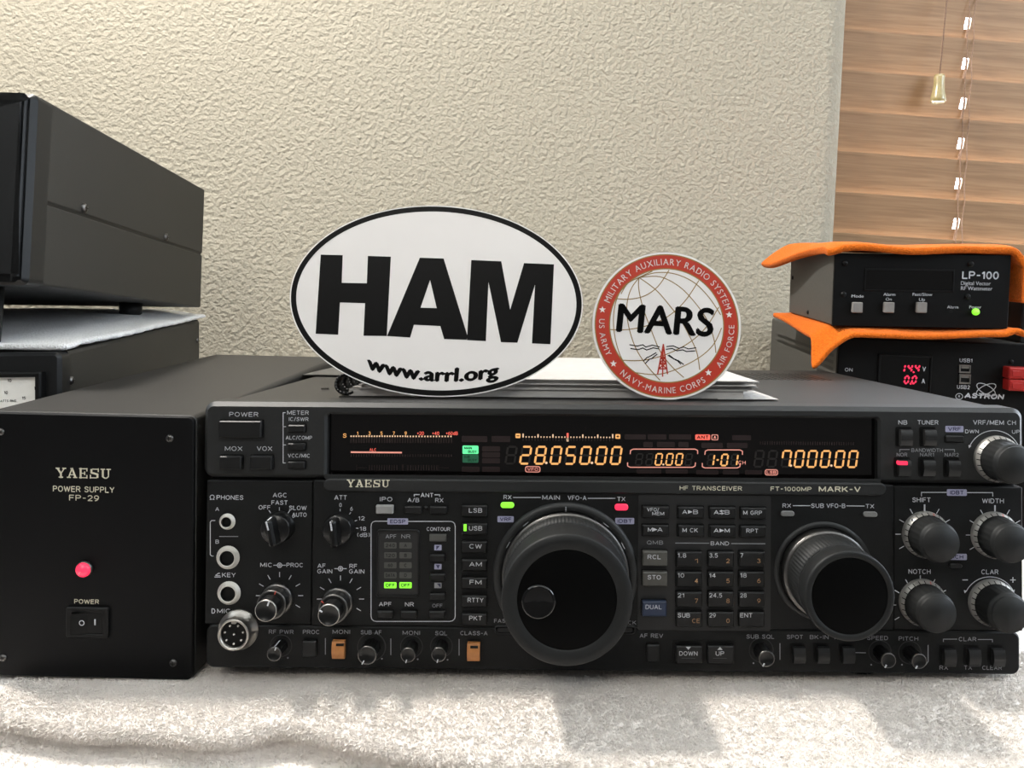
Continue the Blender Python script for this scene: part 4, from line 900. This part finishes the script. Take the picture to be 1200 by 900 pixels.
KP = [('1.8', '1'), ('3.5', '2'), ('7', '3'), ('10', '4'), ('14', '5'), ('18', '6'), ('21', '7'), ('24.5', '8'), ('28', '9'), ('SUB', 'CE'), ('29', '0'), ('ENT', '')]
for i, (a_, b_) in enumerate(KP):
    cx_ = (792, 829, 865.2)[i % 3]; y0_ = (645.2, 668.6, 692, 715.4)[i//3]; wd = 29.6
    wa = {1: 3.6, 2: 7.6, 3: 10, 4: 15}[len(a_)]
    if a_ in ('SUB', 'ENT'): wa = 14.4
    tl = [(a_, -wd/2+wa/2+2.2, -3, wa, 5.2, 2)]
    if b_: tl.append((b_, wd/2-5.5 if len(b_) == 1 else wd/2-6, 3.4, 4 if len(b_) == 1 else 9, 5.2, 3))
    button('number_key', cx_, y0_, cx_+wd, y0_+17.4, tl, base=PB, proj=.0026)
b = MB(); b.slab(Rr(787, 750, 862, 776.6, 2), -.0008, .001); b.build('step_key_recess', 'black', ra)
for t_, x0_, w_, sy in (('DOWN', 791.4, 21.5, '▼'), ('UP', 828.4, 10, '▲')): button('step_key', x0_, 754.6, x0_+30.6, 775, [(t_, 0, 1, w_, 5.2, 2), (sy, 0, -5, 6, 3.6, 2), ('—', 0, 6.6, 16, 1, 4)], base=-.0006, proj=.0028)
button('process_button', 355.6, 749.4, 371.6, 768, base=-.0006); button('reverse_button', 757.4, 753.8, 772, 773.6, base=-.0006)
for x0_, y0_ in ((391, 748.6), (548.2, 751.2)):
    o = rocker('amber_button', x0_, y0_, x0_+14.6, y0_+20.6, 'amber_button'); o['label'] = 'amber push button'
    b = MB(); b.slab(Rr(x0_+3, y0_+5.6, x0_+12, y0_+8.2, y=-.0035), -.0040, -.003); b.build('slot', 'black', o)
for x0_ in (928, 956, 985.4): rocker('keyer_button', x0_, 756.4, x0_+13.6, 775)
for x0_ in (1103, 1131.6, 1160): rocker('clarifier_button', x0_, 758.4, x0_+13.6, 778.6)
for x0_, x1_ in ((579, 606), (716, 745)):
    b = MB(); b.framed(Rr(x0_, 731.4, x1_, 742, 5), Rr(x0_+2, 733.2, x1_-2, 740.4, 3.4), -.0017, .0, .0004); b.slab(Rr(x0_+4, 734.4, x1_-4, 739.4, 2), -.0016, 0); b.build('fast_lock_button', 'button', ra)

# --- jacks
for px, py, r in ((266.8, 611, 7.6), (267.6, 653, 11), (268.8, 694.6, 11)):
    x, z = R.at(px, py); b = MB(); r *= K; b.lathe(x, z, [(r*1.25, 0, 1), (r*1.25, -.0004, 1), (r, -.0004, 0), (r, -.0018, 0), (r*.92, -.0023, 0), (r*.78, -.0019, 0), (r*.74, -.0010, 1), (r*.72, .003, 1), (0, .003, 1)], 32)
    b.build('headphone_jack' if py < 680 else 'key_jack', ['jack_ring', 'black'], ra)
p_ = .0075; x, z = R.at(273, 744.6, -p_); b = MB(); r = 18.6*K*(.385-p_)/.385
b.lathe(x, z, [(r*1.28, 0), (r*1.28, -.0012), (r*1.12, -.0014), (r*1.1, -.0022), (r, -.0024), (r, -p_+.0005), (r*.97, -p_), (r*.86, -p_), (r*.84, -p_+.003)], 40)
mj = b.build('microphone_jack', 'steel', ra)
b = MB(); b.lathe(x, z, [(r*.85, -p_+.0022), (0, -p_+.0022)], 40, m=0, smooth=False); b.slab(rrect(x-.0012, z+r*.68, x+.0012, z+r*.9, .0005), -p_+.0006, -p_+.003, m=1); b.build('insert', ['black', 'steel'], mj)
for i in range(8):
    rr, a_ = (0, 0) if i == 7 else (r*.58, 2*PI*i/7-PI/2)
    b = MB().lathe(x+rr*math.cos(a_), z+rr*math.sin(a_), [(.0006, -p_+.0022), (.0006, -p_+.0008), (0, -p_+.0005)], 10); b.build('pin', 'chrome', mj)

# --- knobs (px, py is the centre of the FRONT face)
def pt_line(name, parent, x, z, r0, r1, a, y, w_, m='print_white', h=.0003):
    t = math.radians(a); b = MB(); p0 = Vector((x+r0*math.sin(t), z+r0*math.cos(t))); p1 = Vector((x+r1*math.sin(t), z+r1*math.cos(t)))
    d_ = (p1-p0).normalized(); q_ = Vector((-d_.y, d_.x))*w_/2
    b.slab([tuple(p0-q_), tuple(p1-q_), tuple(p1+q_), tuple(p0+q_)][::1], y-h, y+h); return b.build(name, m, parent)
for px, py, a in ((327.3, 617, -12), (398.6, 617.7, -6)):       # bar knobs
    x, z = R.at(px, py); r = 17.6*K; b = MB()
    b.lathe(x, z, [(r*1.05, 0), (r*1.05, -.0008), (r, -.001), (r*.97, -.0055), (r*.9, -.0062), (0, -.0062)], 40)
    bw, bh = 4.2*K, 15.5*K; t = math.radians(a); c_, s_ = math.cos(-t), math.sin(-t)
    ol = [(x+p[0]*c_-p[1]*s_, z+p[0]*s_+p[1]*c_) for p in rrect(-bw, -bh, bw, bh, bw*.8, 5)]
    b.slab(ol, -.0135, -.005, .0011)
    o = b.build('selector_knob', 'knob_black', ra); pt_line('pointer', o, x, z, bh*.3, bh*.95, a-4, -.0136, .0007)
    MB().box(x-.00035+bh*math.sin(t), -.0128, z+bh*.97, x+.00035+bh*math.sin(t), -.007, z+bh*.985).build('pointer', 'print_white', o)
for px, py, a, a2 in ((311.3, 716, 20, 18), (385.2, 721, -62, -55)):       # concentric pairs
    p_ = .0165; x, z = R.at(px, py, -p_); b = MB()
    b.lathe(x, z, [(18.4*K, 0), (18.4*K, -.0016), (17.4*K, -.0022), (15.6*K, -.0024)], 48, m=0)
    b.lathe(x, z, [(15.6*K, -.0024), (15.6*K, -.0078), (16.6*K, -.0080)], 96, m=1, knurl=(-.0078, -.0024, .03, 4))
    b.lathe(x, z, [(16.6*K, -.0080), (17*K, -.0086), (16.4*K, -.0092), (15*K, -.0092)], 48, m=0)
    b.lathe(x, z, [(15*K, -.0092), (12*K, -.0095)], 48, m=1)
    o = b.build('dual_knob', ['dark_steel', 'knob_black'], ra)
    b = MB(); b.lathe(x, z, [(12*K, -.0095), (11.6*K, -p_+.0012)], 72, m=1, knurl=(-.0155, -.0094, .035, 4)); b.lathe(x, z, [(11.9*K, -p_+.0012), (12.4*K, -p_+.0007), (12.1*K, -p_), (11.4*K, -p_-.0001)], 48, m=0); b.lathe(x, z, [(11.4*K, -p_-.0001), (10.8*K, -p_+.0003), (0, -p_+.0003)], 48, m=1)
    i_ = b.build('inner_knob', ['steel', 'knob_black'], o)
    pt_line('pointer', i_, x, z, 6.5*K if a > 0 else 8*K, 12*K, a, -p_-.0002, .0006); pt_line('pointer', o, x, z, 13*K, 16.4*K, a2, -.0093, .0005, 'print_red')
for px, py, rp, a in ((321, 767, 8.6, 15), (430, 768.4, 11.2, -150), (478, 768, 8.8, -165), (514, 767.6, 8.8, -170), (898.6, 772.4, 9.6, -150), (1041.4, 774.4, 9, -150), (1077.4, 775.2, 9, -150)):   # small controls
    p_ = .0105; x, z = R.at(px, py, -p_); r = rp*K*(.385-p_)/.385; b = MB()
    b.lathe(x, z, [(r*1.55, -.0006, 1), (r*1.5, -.0008, 1), (r*1.1, .0005, 1), (r*.86, .0005, 1)], 36)
    b.lathe(x, z, [(r*.9, .0005), (r*.9, -p_+.0016), (r*.98, -p_+.0010)], 64, m=0, knurl=(-p_+.0015, .001, .05, 4))
    b.lathe(x, z, [(r*.98, -p_+.001), (r*1.0, -p_+.0005), (r*.95, -p_), (r*.86, -p_)], 36, m=2); b.lathe(x, z, [(r*.86, -p_), (r*.8, -p_+.0003), (0, -p_+.0003)], 36, m=0)
    o = b.build('small_knob', ['knob_black', 'chip_dark', 'dark_steel'], ra); pt_line('pointer', o, x, z, r*.6, r*1.0, a, -p_-.0001, .0005)
    if rp in (8.6,): MB().box(x-.0003, -p_+.0005, z+r*.9, x+.0003, -.002, z+r*.93).build('pointer', 'print_white', o)
for px, py, mk in ((1103.5, 637.5, 1), (1187.5, 638, 1), (1099.6, 720.4, 1), (1184.6, 720.6, 0), (1191, 545, 0)):   # skirted knobs at the end of the panel
    p_ = .0165; base = -.0006 if py < 560 else 0; x, z = R.at(px, py, base-p_); b = MB()
    b.lathe(x, z, [(27*K, base), (27*K, base-.0022), (26.6*K, base-.0026), (24.4*K, base-.0042)], 60, m=0)
    b.lathe(x, z, [(23.6*K, base-.0042), (22.8*K, base-.0135)], 144, m=1, knurl=(base-.0134, base-.0040, .022, 3))
    b.lathe(x, z, [(23*K, base-.0135), (22*K, base-.0150), (20.8*K, base-.0152), (20.6*K, base-p_+.0004), (20.2*K, base-p_), (0, base-p_)], 60, m=1)
    o = b.build('skirted_knob', ['silver_skirt', 'rubber'], ra)
    b = MB()
    for i in range(24):
        t = 2*PI*i/24
        for sgn in (1,):
            c0, s0 = math.cos(t), math.sin(t); ra_, rb_ = 26.7*K, 24.5*K; q0 = Vector((-s0, c0))*.00022
            P0 = [(x+ra_*c0-q0.x, base-.00268, z+ra_*s0-q0.y), (x+rb_*c0-q0.x, base-.0043, z+rb_*s0-q0.y), (x+rb_*c0+q0.x, base-.0043, z+rb_*s0+q0.y), (x+ra_*c0+q0.x, base-.00268, z+ra_*s0+q0.y)]
            b.add(P0, [(0, 1, 2, 3)], 1 if (mk and i == 5) else 0)
    b.build('skirt_marks', ['black', 'print_red'], o)
# main tuning knob
x, z = R.at(664.5, 703.5, -.035); b = MB()
b.lathe(x, z, [(85*K, -.0009), (84*K, -.0021), (79*K, -.0027), (75*K, -.0022), (74*K, -.0012)], 96, m=0)
o = b.build('main_tuning_knob', ['bezel'], ra)
b = MB(); b.lathe(x, z, [(74*K, -.0012), (74*K, -.0042), (73.2*K, -.0048), (71*K, -.0050)], 96, m=0); b.build('silver_ring', 'dark_steel', o)
b = MB(); b.lathe(x, z, [(71*K, -.0050), (70.5*K, -.0138), (68.6*K, -.0142)], 432, m=0, knurl=(-.0139, -.0051, .012, 2)); b.build('knurled_grip', 'rubber', o)
b = MB(); b.lathe(x, z, [(68.6*K, -.0142), (68.4*K, -.0155), (69.6*K, -.0165), (70.4*K, -.020), (70.4*K, -.0335), (69.9*K, -.0345), (68.8*K, -.0350), (62*K, -.0351), (54.6*K, -.0348), (53.2*K, -.0343)], 128, m=0); b.build('rim', 'rubber', o)
fx, fz = R.at(666.5, 705.5, -.0343)
b = MB(); b.lathe(x, z, [(53.4*K, -.0340), (53.2*K, -.0345), (52.4*K, -.0346), (0, -.0346)], 128, m=0); b.build('face', 'matte_black', o)
dx_, dz_ = R.at(631, 706, -.035); b = MB(); rd = 16.5*K
b.lathe(dx_, dz_, [(rd*1.12, -.0345), (rd*1.06, -.0351), (rd*.98, -.0353), (rd*.9, -.0352), (rd*.7, -.0349), (rd*.4, -.03475), (0, -.0347)], 56); b.build('finger_dimple', 'gloss_black', o)
b = MB()
for a in (-62, -38, 0, 38, 62):
    t = math.radians(a); b.line([(x+76*K*math.sin(t-.05 if a else t), z+(76 if a else 75)*K*math.cos(t-.05 if a else t)), (x+76*K*math.sin(t+.05 if a else t), z+(76 if a else 80)*K*math.cos(t+.05 if a else t))], .0005, -.00285)
b.build('ring_marks', 'print_dim', o)
# sub tuning knob
x, z = R.at(996.4, 699, -.035); b = MB()
b.lathe(x, z, [(58*K, -.0009), (57*K, -.0016), (53*K, -.0020), (51.5*K, -.0012)], 96, m=0); o = b.build('sub_tuning_knob', ['bezel'], ra)
b = MB(); b.lathe(x, z, [(51*K, -.0012), (51*K, -.0068), (50.2*K, -.0075), (47*K, -.0077)], 96); b.build('silver_ring', 'dark_steel', o)
b = MB(); b.lathe(x, z, [(47*K, -.0077), (46.6*K, -.0225), (45*K, -.0228)], 300, knurl=(-.0226, -.0078, .014, 2)); b.build('knurled_grip', 'rubber', o)
b = MB(); b.lathe(x, z, [(45*K, -.0228), (45*K, -.024), (47*K, -.0248), (48*K, -.0268), (48.2*K, -.0335), (47.6*K, -.0346), (46.6*K, -.0350), (41.4*K, -.0350), (40.6*K, -.0344)], 110); b.build('rim', 'rubber', o)
b = MB(); b.lathe(x, z, [(40.7*K, -.0340), (40.4*K, -.0347), (39.6*K, -.0348), (0, -.0348)], 110); b.build('face', 'matte_black', o)

# ------------------------------------------------------------------ papers, booklet and stickers on the radio
TOP = RH-.0003
def on_top(px, py, z=TOP): q = R.hit(px, py, 2, z); return q.x, q.y
def flat(name, m, x0, y0, wd, dp, z, th, ang, label, cat, group=None, curl=0):
    c, s_ = math.cos(ang), math.sin(ang); n_ = 10; b = MB(); V = []
    for t in (0, 1):
        for j in range(n_+1):
            for i in range(n_+1):
                u_, v_ = i/n_*wd, j/n_*dp; cu = curl*max(0, (i/n_-.75)/.25)**2*max(0, 1-j/n_*1.5)
                V.append((u_*c-v_*s_, u_*s_+v_*c, cu+t*th))
    N_ = (n_+1)**2; F = []
    for j in range(n_):
        for i in range(n_):
            a_ = j*(n_+1)+i; F += [(a_, a_+n_+1, a_+n_+2, a_+1), (N_+a_, N_+a_+1, N_+a_+n_+2, N_+a_+n_+1)]
    for i in range(n_):
        for a_, q_ in ((i, i+1), (n_*(n_+1)+i+1, n_*(n_+1)+i), ((i+1)*(n_+1), i*(n_+1)), (i*(n_+1)+n_, (i+1)*(n_+1)+n_)): F.append((a_, q_, N_+q_, N_+a_))
    b.add(V, F); o = b.build(name, m, None, R.M @ Matrix.Translation((x0, y0, z))); tag(o, label, cat, group); return o
bx0, by0 = on_top(405, 462); by0 = .034
# comb-bound booklet at the bottom
BKW, BKD = .222, .205
bk = R.empty('comb_bound_booklet', (bx0, by0, TOP)); tag(bk, 'comb-bound booklet with black binding rings under the loose papers', 'booklet')
b = MB().slab(rrect(0, 0, BKW-.004, .0004), 0, BKD); b.build('back_cover', 'case_paint', bk)
b = MB().slab(rrect(.005, .0006, BKW, .0046), .0012, BKD); b.build('pages', 'paper', bk)
r0 = None
for i in range(14):
    pth = [(.0035+.0066*math.cos(t), .006+i*.0142+.0002*math.sin(t), .0068+.0060*math.sin(t)) for t in [math.radians(40+270*k_/14) for k_ in range(15)]]
    if r0 is None:
        b = MB(); w2 = .0048
        for a_, c_ in zip(pth, pth[1:]): b.add([(a_[0], a_[1]-w2, a_[2]), (a_[0], a_[1]+w2, a_[2]), (c_[0], c_[1]+w2, c_[2]), (c_[0], c_[1]-w2, c_[2])], [(0, 1, 2, 3)], smooth=True)
        r0 = b.build('binding_ring', 'black', bk); md = r0.modifiers.new('solid', 'SOLIDIFY'); md.thickness = .0014
    else: o = r0.copy(); COL.objects.link(o); o.location.y = i*.0142
zz = TOP+.0048
for i in range(12):
    th = .00047; dxx = random.uniform(-.0030, .0045); dyy = random.uniform(-.0008, .0015)
    last = i == 11
    flat('paper_sheet', 'paper', bx0+.013+dxx-(.001 if last else 0), by0+.0005+dyy, .212+random.uniform(0, .002), .20, zz, th, random.gauss(0, .006) if not last else -.012,
         'white sheet in the loose paper pile behind the stickers' if not last else 'topmost white sheet of the loose paper pile, its corner jutting out', 'paper', 'sheets in the loose paper pile' if not last else None)
    zz += th+.00001
ex, ey = on_top(897, 466, TOP)
flat('paper_sheet', 'paper', ex-.030, by0-.0012, .033, .05, TOP+.0005, .0003, .02, 'loose white sheet corner poking out from the bottom of the paper pile', 'paper')
gx, gy = on_top(355, 441, TOP)
o = flat('paper_card', 'lp_side', gx, gy, .075, .085, TOP+.0008, .0006, -.02, 'thin gray card lying on the radio behind the binding rings', 'card')

def sticker_frame(px, py, yl, lean, roll):
    x, z = R.at(px, py, yl)
    return Frame(R.M @ Matrix.Translation((x, yl, TOP)) @ Matrix.Rotation(math.radians(-lean), 4, 'X') @ Matrix.Rotation(math.radians(roll), 4, 'Y'))
H = sticker_frame(511, 464, by0-.0088, 7, 0)
hc = H.at(511.2, 351); k = H.at(512.2, 351)[0]-hc[0]; hr = -math.radians(2.6)
b = MB(); b.slab(ellipse(*hc, 172*k, 113*k, hr, 128), 0, .0004)
b.poly(ellipse(*hc, 170.6*k, 111.8*k, hr, 128), -.00003, 1, [ellipse(*hc, 164.4*k, 105.6*k, hr, 128)])
def zoomed(L_, sx_, ox_, oy_): return [(ox_+p[0]/sx_, oy_+p[1]/sx_) for p in L_]
Hh = [(153, 228), (133, 537), (221, 541), (228, 415), (326, 418), (320, 545), (411, 546), (427, 236), (337, 233), (333, 340), (235, 338), (239, 230)]
Aa = [(540, 240), (412, 546), (502, 552), (517, 502), (620, 507), (635, 558), (722, 561), (727, 548), (633, 243)]; Ah = [(580, 327), (606, 437), (543, 435)]
Mm = [(741, 249), (724, 562), (798, 566), (808, 335), (857, 570), (921, 572), (990, 345), (978, 575), (1050, 578), (1064, 266), (947, 261), (893, 443), (858, 254)]
for L_, ho in ((Hh, ()), (Aa, (Ah,)), (Mm, ())): b.poly(H.pts(zoomed(L_, 3.3333, 330, 230)), -.00004, 1, [H.pts(zoomed(q_, 3.3333, 330, 230)) for q_ in ho])
tx, tz = H.at(506.5, 438.6); b.text('www.arrl.org', tx, tz, 15.2*k, -.00004, 154*k, 1, bold=.05, rot=-.054, warp=lambda a: a*a*.00165/k)
tag(b.build('oval_sticker', ['vinyl_white', 'vinyl_black'], None, H.M), 'large white oval sticker with black HAM letters, standing on the radio', 'sticker')

Sx = sticker_frame(781.5, 466.5, by0-.0070, 6, 0)
mc_ = Sx.at(781.2, 381); k = Sx.at(782.2, 381)[0]-mc_[0]; zk = k/4.5
b = MB(); b.slab(ellipse(*mc_, 87*k, 86.6*k, 0, 110), 0, .0004)
def ring(r0, r1, m, y): b.poly(ellipse(*mc_, r0*zk, r0*zk, 0, 110), y, m, [ellipse(*mc_, r1*zk, r1*zk, 0, 110)])
ring(378, 300, 1, -.00003); ring(380, 374, 2, -.00004); ring(304, 298, 2, -.00004)
def zp(L_): return [Sx.at(680+p[0]/4.5, 280+p[1]/4.5) for p in L_]
def smooth_line(P_, n_=6):
    out = []
    for i in range(len(P_)-1):
        p0, p1, p2, p3 = [Vector(P_[max(0, min(len(P_)-1, i+j))]) for j in (-1, 0, 1, 2)]
        for t in range(n_): t /= n_; out.append(tuple(.5*((2*p1)+(-p0+p2)*t+(2*p0-5*p1+4*p2-p3)*t*t+(-p0+3*p1-3*p2+p3)*t**3)))
    return out+[tuple(P_[-1])]
for L_ in ([(310, 203), (240, 240), (195, 310), (176, 400), (180, 500), (205, 600), (240, 670)], [(310, 203), (265, 270), (245, 360), (255, 460), (290, 570), (345, 660), (420, 745)],
           [(310, 203), (308, 260), (330, 360), (370, 470), (420, 590), (480, 670), (545, 730)], [(310, 203), (400, 270), (470, 350), (530, 430), (580, 520), (615, 600), (630, 690)],
           [(310, 203), (420, 200), (520, 250), (600, 330), (670, 430), (705, 530), (715, 600)], [(310, 203), (400, 178), (500, 185), (600, 230), (680, 310), (740, 400)],
           [(190, 315), (260, 318), (340, 300), (410, 250), (468, 165)], [(155, 478), (250, 478), (360, 455), (460, 410), (550, 330), (625, 220)],
           [(225, 640), (330, 640), (450, 610), (570, 550), (660, 470), (730, 360)], [(290, 705), (400, 715), (500, 690), (620, 630), (700, 560), (745, 470)], [(215, 290), (250, 235), (310, 203), (380, 170)]):
    b.line(zp(smooth_line(L_)), 5*zk, -.00005, 2)
tx, tz = zp([(450, 428)])[0]; b.text('MARS', tx, tz, 143*zk, -.0001, 512*zk, 3, bold=.03, rot=-.045, shear=.06)
for a_, q_ in (((438, 555), (408, 712)), ((438, 555), (460, 712)), ((436, 580), (434, 725)), ((424, 625), (449, 625)), ((418, 655), (453, 655)), ((412, 685), (457, 685)), ((424, 625), (453, 655)), ((449, 625), (418, 655)), ((418, 655), (457, 685)), ((453, 655), (412, 685))):
    b.line(zp([a_, q_]), 7*zk, -.00008, 1)
for L_ in ([(260, 558), (300, 565), (330, 558), (345, 570), (380, 560), (418, 570)], [(265, 578), (305, 584), (330, 575), (350, 586), (385, 574), (415, 580)], [(610, 574), (570, 580), (545, 570), (520, 577), (490, 564), (455, 568)], [(605, 590), (560, 594), (540, 585), (510, 590), (485, 578), (452, 582)],
           [(332, 645), (352, 625), (362, 622), (400, 600)], [(342, 658), (365, 634), (375, 632), (405, 608)], [(545, 662), (515, 640), (505, 640), (468, 612)], [(530, 660), (505, 636), (495, 634), (462, 614)]):
    b.line(zp(L_), 5.5*zk, -.00009, 3)
def star(px, py, r, m):
    c_ = zp([(px, py)])[0]; b.poly([(c_[0]+(r if i % 2 == 0 else r*.42)*zk*math.sin(PI*i/5), c_[1]+(r if i % 2 == 0 else r*.42)*zk*math.cos(PI*i/5)) for i in range(10)][::-1], -.00006, m)
for p_ in ((117, 373), (785, 400), (175, 658), (676, 705)): star(*p_, 19, 4)
def ring_text(t_, a0, a1, rad, h, up):
    """letters along the ring from angle a0 to a1 (degrees, anticlockwise from east)"""
    ws = []
    for ch in t_:
        v, _ = glyphs(ch); ws.append((max(p[0] for p in v)-min(p[0] for p in v)) if v else .22)
    tot = sum(ws)+.16*(len(ws)-1); acc = 0
    for ch, w_ in zip(t_, ws):
        f_ = (acc+w_/2)/tot; acc += w_+.16
        if ch == ' ': continue
        a_ = math.radians(a0+(a1-a0)*f_); sc = abs(math.radians(a1-a0))*rad/tot
        b.text(ch, mc_[0]+rad*math.cos(a_)*zk, mc_[1]+rad*math.sin(a_)*zk, h*zk, -.00006, w_*sc*zk, 4, bold=.008, rot=a_-PI/2 if up else a_+PI/2)
ring_text('MILITARY AUXILIARY RADIO SYSTEM', 159, 15, 338, 33, True)
ring_text('US ARMY', 175, 208, 342, 29, False); ring_text('NAVY-MARINE CORPS', 226, 304.5, 342, 31, False); ring_text('AIR FORCE', 321, 360.5, 342, 29, False)
tag(b.build('round_sticker', ['vinyl_white', 'vinyl_red', 'vinyl_gold', 'vinyl_black', 'print_lettering' if 'print_lettering' in M else 'vinyl_white'], None, Sx.M), 'small round sticker with a red ring and MARS over a globe, standing on the radio', 'sticker')
